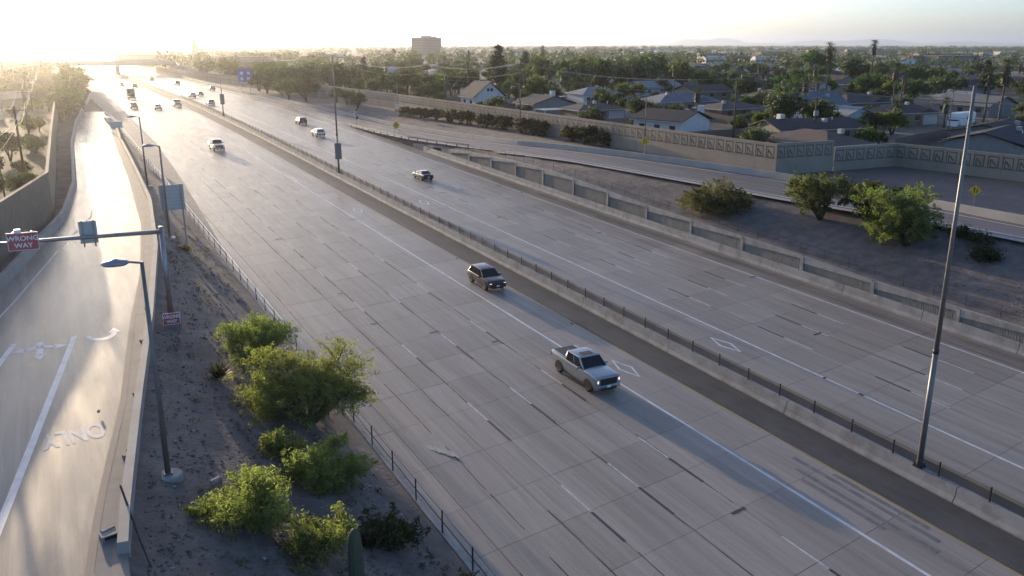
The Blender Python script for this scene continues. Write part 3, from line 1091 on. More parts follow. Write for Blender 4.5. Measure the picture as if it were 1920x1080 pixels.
def wall_run(parent, pts, H, z0, zf=None, far=False):
    cache = {}
    for i in range(len(pts) - 1):
        (x0, y0), (x1, y1) = pts[i], pts[i + 1]
        L = math.hypot(x1 - x0, y1 - y0)
        n = max(1, int(round(L / 3.64)))
        pl = L / n
        key = round(pl, 3)
        if key not in cache:
            cache[key] = frieze_panel(pl, H, 2)
        ang = math.atan2(y1 - y0, x1 - x0) + PI / 2          # local -x is the face towards the freeway
        for k in range(n):
            t = (k + 0.5) / n
            p = link('wall_panel', cache[key][0], parent, (x0 + (x1 - x0) * t, y0 + (y1 - y0) * t, z0), ang)
            link('frieze', cache[key][1], p)
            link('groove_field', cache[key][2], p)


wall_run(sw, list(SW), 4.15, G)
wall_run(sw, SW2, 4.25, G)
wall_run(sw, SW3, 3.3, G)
# dirt lot kerb shadow patches
# ------------------------------------------------------------------ overpass far down the freeway
ov = thing('overpass', 'concrete road bridge crossing the freeway in the bright distance', 'bridge')
MB().hexa([(-70, 533, 12.85), (70, 533, 12.6), (70, 555, 12.6), (-70, 555, 12.85), (-70, 533, 14.3), (70, 533, 14.1), (70, 555, 14.1), (-70, 555, 14.3)]).build('deck', M['concrete'], ov)
for yy in (532.8, 555.2):
    MB().hexa([(-70, yy - 0.2, 13.4), (70, yy - 0.2, 13.2), (70, yy + 0.2, 13.2), (-70, yy + 0.2, 13.4), (-70, yy - 0.2, 14.9), (70, yy - 0.2, 14.7), (70, yy + 0.2, 14.7), (-70, yy + 0.2, 14.9)]).build('parapet', M['parapet'], ov)
for x in (12.5, 40.0):
    for yy in (537, 544, 551):
        MB().lathe([(0.6, 0), (0.6, 6.6)], 12, x, yy, 6.2).build('pier', M['concrete'], ov)
MB().hexa([(66, 533.4, 5.8), (100, 533.4, 5.8), (100, 554.6, 5.8), (67, 554.6, 5.8), (67.5, 533.4, 12.7), (70, 533.4, 12.7), (70, 554.6, 12.7), (67.5, 554.6, 12.7)]).build('abutment', M['concrete'], ov)
MB().hexa([(-70, 533.4, 5.0), (8, 533.4, 5.0), (8, 554.6, 5.0), (-70, 554.6, 5.0), (-70, 533.4, 12.8), (2, 533.4, 12.8), (2, 554.6, 12.8), (-70, 554.6, 12.8)]).build('abutment', M['concrete'], ov)
# ------------------------------------------------------------------ vehicles
VEH_CACHE = {}
import bmesh


def soften(me, w):
    bm = bmesh.new()
    bm.from_mesh(me)
    bmesh.ops.remove_doubles(bm, verts=bm.verts, dist=0.0005)
    bmesh.ops.recalc_face_normals(bm, faces=bm.faces)
    ed = [e for e in bm.edges if len(e.link_faces) == 2 and e.calc_face_angle(0) > 0.30]
    try:
        bmesh.ops.bevel(bm, geom=ed, offset=w, segments=3, profile=0.6, affect='EDGES', clamp_overlap=True)
    except Exception:
        pass
    bm.to_mesh(me)
    bm.free()
    me.polygons.foreach_set('use_smooth', [True] * len(me.polygons))
    me.update()


def loft(stations, prof):
    """stations along local y; prof(station) gives the right half outline bottom to top; mirrored"""
    mb = MB()
    rings = []
    for s in stations:
        half = prof(s)
        ring = [(x, s[0], z) for x, z in half] + [(-x, s[0], z) for x, z in reversed(half)]
        rings.append(ring)
    k = len(rings[0])
    vs = [p for r in rings for p in r]
    fs = []
    for i in range(len(rings) - 1):
        for j in range(k):
            fs.append((i * k + j, i * k + (j + 1) % k, (i + 1) * k + (j + 1) % k, (i + 1) * k + j))
    fs.append(tuple(reversed(range(k))))
    fs.append(tuple(range((len(rings) - 1) * k, len(rings) * k)))
    return mb.add(vs, fs)


def lower_prof(s):
    y, zb, zt, w = s
    return [(w * 0.86, zb), (w * 0.96, zb + 0.10), (w, zb + (zt - zb) * 0.45), (w * 0.985, zt - 0.16), (w * 0.93, zt - 0.03), (w * 0.80, zt + 0.01), (w * 0.4, zt + 0.03)]


KINDS = {
    # length, half width, wheel radius, axle ys, lower stations (y, zb, zt, w), cabin (base y rear, base y front, roof rear, roof front, z base, z roof, half width base, roof)
    'pickup': dict(L=5.9, w=1.02, r=0.42, ax=(-1.78, 1.95), low=[(-2.95, 0.60, 1.30, 0.96), (-2.90, 0.46, 1.36, 1.00), (-1.0, 0.34, 1.37, 1.02), (0.0, 0.32, 1.36, 1.02), (1.2, 0.34, 1.38, 1.02), (2.0, 0.42, 1.37, 1.02), (2.70, 0.44, 1.33, 1.01), (2.90, 0.44, 1.30, 0.99), (2.97, 0.50, 1.24, 0.97)],
                   cab=(-1.12, 1.45, -1.02, 0.62, 1.30, 1.98, 0.98, 0.83), bed=True),
    'suv': dict(L=4.7, w=0.96, r=0.37, ax=(-1.38, 1.45), low=[(-2.34, 0.50, 1.00, 0.88), (-2.22, 0.38, 1.12, 0.94), (-1.0, 0.32, 1.14, 0.96), (0.5, 0.32, 1.13, 0.96), (1.2, 0.34, 1.13, 0.96), (1.9, 0.36, 1.08, 0.95), (2.24, 0.38, 1.02, 0.92), (2.36, 0.45, 0.90, 0.85)],
                cab=(-2.20, 1.25, -1.80, 0.28, 1.08, 1.72, 0.91, 0.74), bed=False),
    'sedan': dict(L=4.7, w=0.90, r=0.33, ax=(-1.38, 1.42), low=[(-2.34, 0.42, 0.92, 0.82), (-2.2, 0.32, 1.00, 0.88), (-1.2, 0.27, 1.00, 0.90), (0.5, 0.27, 0.95, 0.90), (1.4, 0.28, 0.90, 0.89), (2.1, 0.30, 0.80, 0.86), (2.34, 0.38, 0.68, 0.74)],
                  cab=(-1.75, 1.15, -0.95, 0.30, 0.94, 1.42, 0.82, 0.63), bed=False),
    'minivan': dict(L=5.0, w=0.98, r=0.35, ax=(-1.5, 1.55), low=[(-2.5, 0.45, 0.98, 0.92), (-2.4, 0.33, 1.05, 0.97), (-1.0, 0.28, 1.05, 0.98), (0.6, 0.28, 1.02, 0.98), (1.6, 0.30, 0.95, 0.96), (2.2, 0.33, 0.86, 0.92), (2.48, 0.42, 0.74, 0.80)],
                    cab=(-2.4, 1.75, -2.1, 0.75, 1.0, 1.75, 0.92, 0.75), bed=False),
    'boxtruck': dict(L=7.2, w=1.05, r=0.46, ax=(-2.0, 2.2), low=[(-3.58, 0.7, 1.05, 1.02), (-3.4, 0.62, 1.10, 1.05), (1.0, 0.55, 1.12, 1.05), (1.9, 0.5, 1.30, 1.03), (2.8, 0.5, 1.25, 1.0), (3.5, 0.5, 1.10, 0.9)],
                     cab=(1.15, 2.75, 1.25, 2.1, 1.22, 2.15, 0.98, 0.86), bed=False, cargo=True),
}


def face_panel(c, inset, out):
    """quad on a four cornered face, inset towards its centre and pushed out along its normal, with thickness"""
    c = [Vector(p) for p in c]
    m = sum(c, Vector()) / 4
    nrm = (c[1] - c[0]).cross(c[3] - c[0]).normalized()
    q = [m + (p - m) * (1 - inset) for p in c]
    mb = MB()
    a = [p - nrm * 0.02 for p in q]
    b = [p + nrm * out for p in q]
    return mb.add(a + b, [(4, 5, 6, 7), (0, 1, 5, 4), (1, 2, 6, 5), (2, 3, 7, 6), (3, 0, 4, 7)])


def vehicle(kind, name, label, cat, loc, rz, mat, lights=True, detail=True, group=None, cover=True):
    K = KINDS[kind]
    o = thing(name, label, cat, loc, rz, group)
    if kind not in VEH_CACHE:
        VEH_CACHE[kind] = {}
    ch = VEH_CACHE[kind]

    def part(nm, key, build, m, par=o, loc=(0, 0, 0), smooth=False):
        kk = (key, m.name)
        if kk not in ch:
            ch[kk] = build().mesh(nm, m, smooth)
            if nm in ('body', 'cabin', 'front_bumper', 'rear_bumper', 'mirror', 'tailgate', 'headlight', 'taillight', 'bed_rail'):
                soften(ch[kk], 0.07 if nm in ('body', 'cabin') else 0.025)
        return link(nm, ch[kk], par, loc)
    w = K['w']
    body = part('body', 'body', lambda: loft(K['low'], lower_prof), mat)
    a, b, ra, rb_, zb, zr, wb_, wr = K['cab']
    B = [(-wb_, a, zb), (wb_, a, zb), (wb_, b, zb), (-wb_, b, zb)]
    T = [(-wr, ra, zr - 0.05), (wr, ra, zr - 0.05), (wr, rb_, zr - 0.03), (-wr, rb_, zr - 0.03)]
    T2 = [(-wr + 0.12, ra + 0.12, zr), (wr - 0.12, ra + 0.12, zr), (wr - 0.12, rb_ - 0.15, zr + 0.01), (-wr + 0.12, rb_ - 0.15, zr + 0.01)]

    def cabin():
        mb = MB().hexa(B + T)
        mb.hexa(T + T2)
        return mb
    part('cabin', 'cabin', cabin, mat)
    part('windshield', 'ws', lambda: face_panel([B[3], B[2], T[2], T[3]][::-1], 0.07, 0.012), M['glass'])
    part('rear_window', 'rw', lambda: face_panel([B[1], B[0], T[0], T[1]][::-1], 0.16, 0.012), M['glass'])
    for s in (-1, 1):
        lo = [Vector((s * wb_, a, zb)), Vector((s * wb_, b, zb))]
        hi = [Vector((s * wr, ra, zr - 0.05)), Vector((s * wr, rb_, zr - 0.03))]
        cuts = (0.06, 0.50, 0.93) if kind in ('pickup', 'sedan', 'boxtruck') else (0.05, 0.34, 0.64, 0.94)
        for i in range(len(cuts) - 1):
            f0, f1 = cuts[i], cuts[i + 1]

            def win(f0=f0, f1=f1, lo=lo, hi=hi, s=s):
                c = [lo[0].lerp(lo[1], f0), lo[0].lerp(lo[1], f1), hi[0].lerp(hi[1], f1), hi[0].lerp(hi[1], f0)]
                if s > 0:
                    return face_panel(c, 0.07, 0.012)
                return face_panel([c[1], c[0], c[3], c[2]], 0.07, 0.012)
            part('side_window', ('sw', s, i), win, M['glass'])
            if detail:
                part('door_handle', ('dh', s, i), lambda s=s, f0=f0, f1=f1: MB().box(s * (w + 0.005), a + (b - a) * (f0 * 0.7 + f1 * 0.3), zb - 0.22, 0.03, 0.18, 0.04), M['chrome'])
    R_ = K['r']
    for ay in K['ax']:
        for s in (-1, 1):
            def arch(ay=ay, s=s):
                mb = MB()
                pts = [(ay + (R_ + 0.08) * math.cos(t), R_ + 0.02 + (R_ + 0.08) * math.sin(t)) for t in [PI * i / 12 for i in range(13)]]
                pts = [(ay + R_ + 0.08, 0.30)] + pts + [(ay - R_ - 0.08, 0.30)]
                xs = (s * (w - 0.08), s * (w + 0.012))
                vs = [(xs[0], p, q) for p, q in pts] + [(xs[1], p, q) for p, q in pts]
                k = len(pts)
                return mb.add(vs, [tuple(range(k)), tuple(range(k, 2 * k))] + [(i, (i + 1) % k, k + (i + 1) % k, k + i) for i in range(k)])
            part('wheel_arch', ('arch', ay, s), arch, M['trim'])
            wx = s * (w - 0.125)

            def tyre():
                mb = MB()
                prof = [(R_ - 0.14, -0.12), (R_ - 0.03, -0.13), (R_, -0.09), (R_, 0.09), (R_ - 0.03, 0.13), (R_ - 0.14, 0.12)]
                t = MB().lathe(prof, 20)
                return mb.add([(z, x, y) for x, y, z in t.v], t.f)

            def rim():
                mb = MB()
                t = MB().lathe([(R_ - 0.13, -0.13), (R_ - 0.15, -0.10), (0.10, -0.11), (0.06, -0.14), (0.05, 0.14), (0.06, 0.14), (0.10, 0.11), (R_ - 0.15, 0.10), (R_ - 0.13, 0.13)], 14)
                return mb.add([(z, x, y) for x, y, z in t.v], t.f)
            wh = link('wheel', None, o, (wx + s * 0.0, ay, R_))
            part('tyre', 'tyre', tyre, M['rubber'], wh, smooth=True)
            if detail:
                part('rim', 'rim', rim, M['rim'], wh)
    yf, yr = K['low'][-1], K['low'][0]
    hz = yf[2] - 0.06 if kind != 'pickup' else yf[2] - 0.20
    for s in (-1, 1):
        part('headlight', ('hl', s, lights), lambda s=s: MB().box(s * (yf[3] - 0.12), yf[0] - 0.03, hz - 0.02, 0.10 if kind == 'pickup' else 0.20, 0.12, 0.20 if kind == 'pickup' else 0.055), M['headlight'] if lights else M['lens_clear'])
        part('taillight', ('tl', s), lambda s=s: MB().box(s * (yr[3] - 0.06), yr[0] + 0.03, yr[2] - 0.22, 0.20, 0.10, 0.30), M['taillight'])
        if detail:
            part('mirror', ('mi', s), lambda s=s: MB().box(s * (wb_ + 0.17), b - 0.55, zb + 0.08, 0.26, 0.12, 0.18), mat)
    if kind == 'pickup':
        part('grille_surround', 'gs', lambda: MB().box(0, yf[0] - 0.005, yf[2] - 0.27, 1.42 * w, 0.06, 0.54), M['chrome'])
    part('grille', 'grille', lambda: MB().box(0, yf[0] + 0.01, yf[2] - 0.27, 1.30 * w, 0.06, 0.46 if kind in ('pickup', 'boxtruck') else 0.16), M['trim'])
    part('front_bumper', 'fb', lambda: MB().box(0, yf[0] - 0.06, yf[1] + 0.10, 1.80 * w, 0.26, 0.24), M['chrome'] if kind == 'pickup' else mat)
    part('lower_intake', 'li', lambda: MB().box(0, yf[0] - 0.02, yf[1] - 0.03, 1.2 * w, 0.2, 0.14), M['trim'])
    part('rear_bumper', 'rbm', lambda: MB().box(0, yr[0] + 0.02, yr[1] + 0.10, 1.75 * w, 0.22, 0.22), M['chrome'] if kind == 'pickup' else M['trim'])
    if detail:
        part('license_plate', 'lp', lambda: MB().box(0, (yf[0] + 0.075), yf[1] + 0.13, 0.30, 0.02, 0.14), M['sign_white'])
        part('license_plate', 'lpr', lambda: MB().box(0, (yr[0] - 0.095), yr[1] + 0.22, 0.30, 0.02, 0.14), M['sign_white'])
    if K['bed']:
        part('bed_cover', ('bc', cover), lambda: MB().box(0, -1.97, 1.385, 1.66, 1.72, 0.06), M['trim'] if cover else M['rust'])
        for s in (-1, 1):
            part('bed_rail', ('br', s), lambda s=s: MB().box(s * 0.91, -1.97, 1.375, 0.12, 1.76, 0.09), mat)
        part('tailgate', 'tg', lambda: MB().box(0, -2.90, 1.10, 1.72, 0.10, 0.52), mat)
        if detail:
            part('sunroof', 'sr', lambda: MB().box(0, 0.10, zr + 0.012, 0.86, 0.52, 0.03), M['rust'])
            for s in (-1, 1):
                part('running_board', ('rbd', s), lambda s=s: MB().box(s * (w + 0.02), 0.1, 0.40, 0.14, 2.3, 0.07), M['trim'])
    if K.get('cargo'):
        part('cargo_box', 'cargo', lambda: MB().box(0, -1.3, 2.25, 2.3, 4.5, 2.3), M['panel_grey'])
    return o


def on_road(x, y):
    return (x, y, road_z(y) + 0.004)


SLOPE = math.atan(0.027)
VE = []


def drive(kind, label, x, y, mat, east=False, lights=True, name=None, cat=None, detail=True, group=None, cover=True):
    nm = name or {'pickup': 'pickup_truck', 'suv': 'sport_utility_car', 'sedan': 'car', 'minivan': 'minivan', 'boxtruck': 'box_truck'}[kind]
    ct = cat or {'pickup': 'pickup truck', 'suv': 'SUV', 'sedan': 'car', 'minivan': 'minivan', 'boxtruck': 'truck'}[kind]
    v = vehicle(kind, nm, label, ct, on_road(x, y), 0.0 if east else PI, mat, lights, detail, group, cover)
    g = (road_z(y + 2) - road_z(y - 2)) / 4
    v.rotation_euler = (math.atan(g) * (1 if east else -1), 0, 0.0 if east else PI)
    return v


P_silver = paint('silver', (0.32, 0.335, 0.335), 0.5)
P_maroon = paint('maroon', (0.075, 0.028, 0.026), 0.3)
P_white = paint('white', (0.72, 0.72, 0.71), 0.0)
P_black = paint('black', (0.02, 0.02, 0.022), 0.2)
P_grey = paint('grey', (0.14, 0.14, 0.145), 0.4)
P_tan = paint('tan', (0.36, 0.33, 0.28), 0.3)
P_blue = paint('blue', (0.05, 0.09, 0.20), 0.3)
P_red = paint('red', (0.25, 0.03, 0.03), 0.2)

drive('pickup', 'silver crew cab pickup truck with dark bed cover and lit headlights', 31.1, 46.6, P_silver)
drive('suv', 'dark maroon sport utility car with lit headlights in the carpool lane', 35.0, 69.6, P_maroon)
drive('pickup', 'pale tan pickup truck alone in the middle westbound lanes, far upstream', 28.2, 170.5, P_tan, lights=True)
drive('pickup', 'grey pickup with headlights in the carpool lane by the median, in the distance', 34.9, 272.5, P_grey, detail=False)
drive('sedan', 'small dark car in the glare, second westbound lane past the pale tan pickup', 28.6, 263.5, P_grey, detail=False)
drive('suv', 'dark car in the glare in the rightmost westbound lane near the sign posts', 22.9, 270, P_black, detail=False)
drive('boxtruck', 'tall dark truck far up the westbound lanes in the glare', 26.0, 311, P_grey, detail=False)
drive('suv', 'dark car just behind the tall truck in the glare', 28.0, 333, P_black, detail=False)
drive('suv', 'dark car in the westbound carpool lane, far off in the glare', 34.0, 386, P_black, detail=False)
for lb_, x, y in (('tiny dark car farthest up the westbound lanes in the glare', 30.2, 400),):
    drive('sedan', lb_, x, y, P_grey, detail=False)

drive('sedan', 'black and white coupe driving away in the second eastbound lane', 51.7, 125.0, P_black, east=True, lights=False)
drive('suv', 'white sport utility car driving away beside the median light pole', 51.6, 183.0, P_white, east=True, lights=False)
drive('suv', 'dark grey sport utility car driving away in the middle eastbound lanes', 54.6, 208.0, P_black, east=True, lights=False)
drive('minivan', 'pale minivan driving away in the eastbound carpool lane', 44.7, 274, P_white, east=True, lights=False, detail=False)
drive('suv', 'white car driving away ahead of the pale minivan', 44.9, 310, P_white, east=True, lights=False, detail=False)
drive('sedan', 'tan car driving away in the second eastbound lane, far off', 49.0, 320, P_tan, east=True, lights=False, detail=False)
drive('suv', 'dark car driving away in the outer eastbound lane, far off', 58.5, 352, P_grey, east=True, lights=False, detail=False)
drive('suv', 'dark car driving away far off in the middle eastbound lanes', 53.0, 405, P_black, east=True, lights=False, detail=False)
drive('sedan', 'small dark car farthest away on the eastbound side', 48.0, 455, P_black, east=True, lights=False, detail=False)
# ------------------------------------------------------------------ light poles, signs, utility poles, small roadside things
def median_pole(label, y, h, box=None):
    o = thing('light_pole', label, 'light pole', (39.95, y, road_z(y) + 0.86), 0, 'poles on the median barrier')
    MB().box(0, 0, 0.04, 0.46, 0.5, 0.10).build('base_plate', M['pole_dark'], o)
    for sx in (-0.17, 0.17):
        for sy in (-0.19, 0.19):
            MB().tube([(sx, sy, 0.08), (sx, sy, 0.26)], 0.035, 6).build('anchor_bolt', M['pole_dark'], o)
    MB().tube([(0, 0, 0.08), (0, 0, h * 0.33)], [0.16, 0.14], 12).build('pole', M['pole'], o, smooth=True)
    MB().tube([(0, 0, h * 0.33 - 0.12), (0, 0, h * 0.33 + 0.12)], 0.16, 12).build('coupling', M['pole_dark'], o, smooth=True)
    MB().tube([(0, 0, h * 0.33 + 0.1), (0, 0, h)], [0.135, 0.075], 12).build('pole', M['pole'], o, smooth=True)
    if box:
        MB().box(0, -0.18, box, 1.05, 0.12, 2.5).build('sign_panel', M['panel_grey'], o)
    return o


median_pole('tall tapered steel pole on the median barrier in the foreground', 26.4, 20.5)
median_pole('tall median pole with a grey panel low on its shaft, mid distance', 131.2, 18.0, 3.4)
median_pole('far median pole with a grey panel, short and nearest the bridge', 227, 8.8, 4.1)


def disc_lamp(label, loc, h, arm=0.55):
    """short davit pole with a flat disc luminaire pointing towards the ramp (-x)"""
    o = thing('street_lamp', label, 'street lamp', loc, 0, 'lamps beside the exit ramp')
    MB().lathe([(0.62, -0.5), (0.62, 0.06), (0.56, 0.12)], 18).build('footing', M['parapet'], o)
    MB().box(0, 0, 0.16, 0.36, 0.36, 0.08).build('base_plate', M['pole'], o)
    MB().tube([(0, 0, 0.14), (0, 0, h)], [0.13, 0.08], 12).build('pole', M['pole'], o, smooth=True)
    MB().tube([(0.02, 0, h - 0.05), (-arm, 0.0, h + 0.06)], 0.045, 8).build('arm', M['pole'], o)
    lum = MB()
    t = MB().lathe([(0.05, -0.10), (0.36, -0.09), (0.46, 0.0), (0.36, 0.10), (0.12, 0.15), (0.05, 0.19)], 18)
    lum.add([(x * 1.25 - arm - 0.45, y * 0.9, z + h + 0.06) for x, y, z in t.v], t.f)
    lum.build('luminaire', M['lamp_grey'], o, smooth=True)
    return o


disc_lamp('nearest grey disc street lamp standing on a round pad below the ramp', (2.75, 37.3, height(2.75, 37.3)), 9.9)
disc_lamp('middle grey disc street lamp behind the large blank sign', (9.4, 89, height(9.4, 89)), 9.2)
disc_lamp('farthest grey disc street lamp beside the exit ramp', (10.9, 122.5, height(10.9, 122.5)), 9.2)


def street_lamp(label, loc, h, ang):
    o = thing('street_lamp', label, 'street lamp', loc, ang, 'street lamps on the neighbourhood side')
    MB().tube([(0, 0, 0), (0, 0, h - 0.5), (-0.3, 0, h), (-1.3, 0, h + 0.12)], [0.11, 0.075, 0.06, 0.04], 8).build('pole', M['galv'], o, smooth=True)
    MB().box(-1.6, 0, h + 0.10, 0.75, 0.26, 0.12).build('luminaire', M['lamp_grey'], o)
    MB().box(0, 0, 0.1, 0.5, 0.5, 0.3).build('footing', M['parapet'], o)
    return o


street_lamp('grey street lamp beside the yellow merge sign on the ramp parapet', (81.9, 107.4, G), 9.6, 0)
street_lamp('grey street lamp among the dark bushes in front of the sound wall', (83.3, 150, G), 8.9, 0)
street_lamp('farther grey street lamp above the long hedge by the wall', (81.2, 212, G), 7.6, 0)
street_lamp('street lamp with curved arm behind the wall by the dark roofs', (134.5, 92.5, G), 9.6, 0.3)
street_lamp('street lamp in the street by the white house', (152, 246, G), 7.0, PI)
street_lamp('street lamp in the grass park behind the wall', (117, 262, G), 7.5, 0)

# overhead mast arm with signs on the exit ramp
ma = thing('mast_arm_gantry', 'mast arm pole reaching over the exit ramp from its right side', 'sign gantry', (5.85, 60, ZL - 0.4))
MB().tube([(0, 0, 0), (0, 0, 6.7)], [0.20, 0.15], 12).build('pole', M['galv'], ma, smooth=True)
MB().tube([(0, 0, 6.35), (-7, 0, 6.5), (-14, 0, 6.6)], [0.15, 0.12, 0.09], 10).build('arm', M['galv'], ma, smooth=True)
MB().box(0, 0, 0.05, 0.6, 0.6, 0.3).build('base', M['parapet'], ma)


def wrong_way(label, loc, w, h, extra=None, rz=0.0, letter=1.0):
    o = thing('wrong_way_sign', label, 'sign', loc, rz, 'wrong way signs')
    MB().box(0, 0, 0, w, 0.03, h).build('panel', M['sign_red'], o)
    t = 0.035
    for nm, b in (('border', (0, -0.018, h / 2 - t, w - 0.02, 0.006, t)), ('border', (0, -0.018, -h / 2 + t, w - 0.02, 0.006, t)), ('border', (-w / 2 + t, -0.018, 0, t, 0.006, h - 0.02)), ('border', (w / 2 - t, -0.018, 0, t, 0.006, h - 0.02))):
        MB().box(*b).build(nm, M['sign_white'], o)
    text('lettering', 'WRONG', M['sign_white'], o, (0, -0.022, h * 0.17), h * 0.36, sx=w / h * 0.70, bold=0.008)
    text('lettering', 'WAY', M['sign_white'], o, (0, -0.022, -h * 0.22), h * 0.36, sx=w / h * 0.70, bold=0.008)
    return o


ww = wrong_way('red WRONG WAY sign hanging on the overhead mast arm', (-2.2, 59.72, 12.20), 1.75, 1.15, rz=-0.10)
for x in (-0.5, 0.5):
    MB().box(x, 0.14, 0.1, 0.06, 0.26, 1.0).build('bracket', M['galv'], ww)
MB().box(-0.25, 0.1, 0.67, 0.34, 0.26, 0.2).build('warning_beacon', M['sign_white'], ww)
sb = thing('sign_back', 'blank grey back of a sign mounted on the overhead mast arm', 'sign', (1.5, 60.28, 12.3))
MB().box(0, 0.05, 0, 1.05, 0.03, 1.45).build('panel', M['alu'], sb)
for x in (-0.32, 0.34):
    MB().box(x, -0.02, -0.08, 0.09, 0.09, 1.75).build('stiffener', M['galv'], sb)
w2 = wrong_way('small red WRONG WAY sign standing low on the dirt beside the ramp parapet', (5.78, 59.2, 6.05), 1.15, 0.85)
MB().box(0.10, 0.10, -0.95, 0.95, 0.05, 1.0).build('lower_board', M['grey_conc'], w2)
for x in (-0.35, 0.35):
    MB().box(x, 0.06, -1.0, 0.07, 0.07, 2.0).build('post', M['galv'], w2)

# large sign seen from behind
bs = thing('guide_sign_back', 'large blank sign seen from behind on two posts by the dirt slope', 'sign', (10.15, 90, 0))
zg = height(10, 90)
MB().box(0, 0.1, 9.25, 2.3, 0.04, 2.55).build('panel', M['alu'], bs)
for k in range(7):
    MB().box(0, 0.07, 8.12 + k * 0.37, 2.28, 0.02, 0.035).build('seam', M['galv'], bs)
for x in (-0.9, 0.9):
    MB().box(x, 0.0, (10.6 + zg - 0.4) / 2, 0.16, 0.14, 10.6 - zg + 0.4).build('post', M['galv'], bs)
ss = thing('small_sign_back', 'small dark sign panel on a post farther up the exit ramp', 'sign', (12.4, 181, left_z(181) - 0.1))
MB().tube([(0, 0, 0), (0, 0, 3.4)], 0.06, 8).build('post', M['galv'], ss)
MB().box(-0.5, 0.05, 3.5, 2.1, 0.05, 1.2).build('panel', M['alu'], ss)

# yellow diamond signs
def diamond_sign(label, loc, size, h, posts=1, rz=0.0):
    o = thing('warning_sign', label, 'sign', loc, rz, 'yellow diamond warning signs')
    for x in ((0,) if posts == 1 else (-0.45, 0.45)):
        MB().box(x, 0.03, h / 2, 0.07, 0.06, h).build('post', M['galv'], o)
    s = size / 2 * 1.414
    mb = MB()
    vs = [(0, 0, -s), (s, 0, 0), (0, 0, s), (-s, 0, 0)]
    mb.add(vs + [(x, -0.03, z) for x, y, z in vs], [(3, 2, 1, 0), (4, 5, 6, 7), (0, 1, 5, 4), (1, 2, 6, 5), (2, 3, 7, 6), (3, 0, 4, 7)])
    p = mb.build('panel', M['sign_yellow'], o, (0, 0, h + s * 0.45))
    a = MB().box(-0.15 * size, -0.034, 0, 0.10 * size, 0.006, 0.62 * size)
    a.add([(-0.15 * size - 0.16 * size, -0.037, 0.20 * size), (-0.15 * size + 0.14 * size, -0.037, 0.20 * size), (-0.15 * size, -0.037, 0.42 * size)], [(0, 1, 2)])
    a.build('symbol', M['sign_black'], p)
    MB().box(0.16 * size, -0.034, -0.02, 0.10 * size, 0.006, 0.52 * size).build('symbol', M['sign_black'], p)
    return o


diamond_sign('yellow diamond merge sign on the ramp parapet below the sound wall', (80.6, 105.6, G), 0.95, 2.3, rz=-0.5)
diamond_sign('yellow diamond sign on two posts in the gore beside the guardrail', (63.1, 166, ramp_z(166)), 1.15, 2.2, posts=2, rz=-0.4)
diamond_sign('yellow diamond sign in front of the dirt lot at the right edge', (84.7, 54.2, G), 0.85, 2.0, rz=-0.9)
o = thing('black_signal_box', 'black box with a pale panel on a post beside the entrance ramp', 'sign', (65.0, 197, ramp_z(197)))
MB().tube([(0, 0, 0), (0, 0, 3.6)], 0.06, 8).build('post', M['galv'], o)
MB().box(0, -0.1, 3.0, 0.9, 0.2, 0.8).build('pale_panel', M['lamp_grey'], o)
MB().box(0, -0.1, 2.0, 0.5, 0.25, 0.8).build('signal_head', M['sign_black'], o)
MB().box(0, -0.05, 3.75, 0.5, 0.25, 0.5).build('signal_head', M['sign_black'], o)
o = thing('speed_sign', 'small white rectangular sign standing above the long hedge', 'sign', (75.4, 197, G))
MB().box(0, 0, 1.3, 0.07, 0.06, 2.6).build('post', M['galv'], o)
MB().box(0, -0.05, 2.6, 0.75, 0.03, 0.9).build('panel', M['sign_white'], o)
text('lettering', '8', M['sign_black'], o, (0, -0.07, 2.6), 0.5)
o = thing('blue_guide_sign', 'tall blue services sign with white panels on two posts at the far right roadside', 'sign', (67.0, 330, 6.4))
for x in (-1.6, 1.6):
    MB().box(x, 0.1, 4.5, 0.25, 0.25, 9.0).build('post', M['galv'], o)
MB().box(0, -0.1, 6.6, 5.2, 0.08, 4.8).build('panel', M['sign_blue'], o)
for x in (-1.2, 1.2):
    for z in (5.4, 7.4):
        MB().box(x, -0.16, z, 1.1, 0.04, 0.9).build('logo_panel', M['sign_white'], o)
# nearest foreground bits beside the ramp end
o = thing('fallen_pipe', 'dark steel pipe leaning against the end of the ramp parapet', 'pipe')
MB().tube([(0.72, 34.3, 6.95), (1.02, 31.7, 6.15), (1.25, 29.8, height(1.25, 29.8) + 0.1)], 0.045, 8).build('pipe_shaft', M['pole_dark'], o)
o = thing('drain_box', 'broken concrete drain box on the gutter near the bottom left corner', 'drain', (0.05, 31.9, ZL + 0.1), 0.2)
MB().box(0, 0, 0.12, 0.62, 0.42, 0.24).build('box', M['parapet'], o)
MB().box(0.05, 0.30, 0.20, 0.5, 0.16, 0.16, 0.3).build('broken_lid', M['rock_pale'], o)
MB().box(0, -0.23, 0.14, 0.42, 0.03, 0.12).build('opening', M['sign_black'], o)
o = thing('valve_box', 'pale plastic bucket lying on the dirt near the lamp pad', 'bucket', (4.6, 36.6, height(4.6, 36.6)), 0.3)
t = MB().lathe([(0.14, 0), (0.18, 0.42)], 14)
MB().add([(z - 0.2, x, y + 0.17) for x, y, z in t.v], t.f).build('tub', M['rock_pale'], o)
MB().box(0.24, 0, 0.17, 0.02, 0.38, 0.38).build('rim', M['parapet'], o)
dz = random.Random(5)
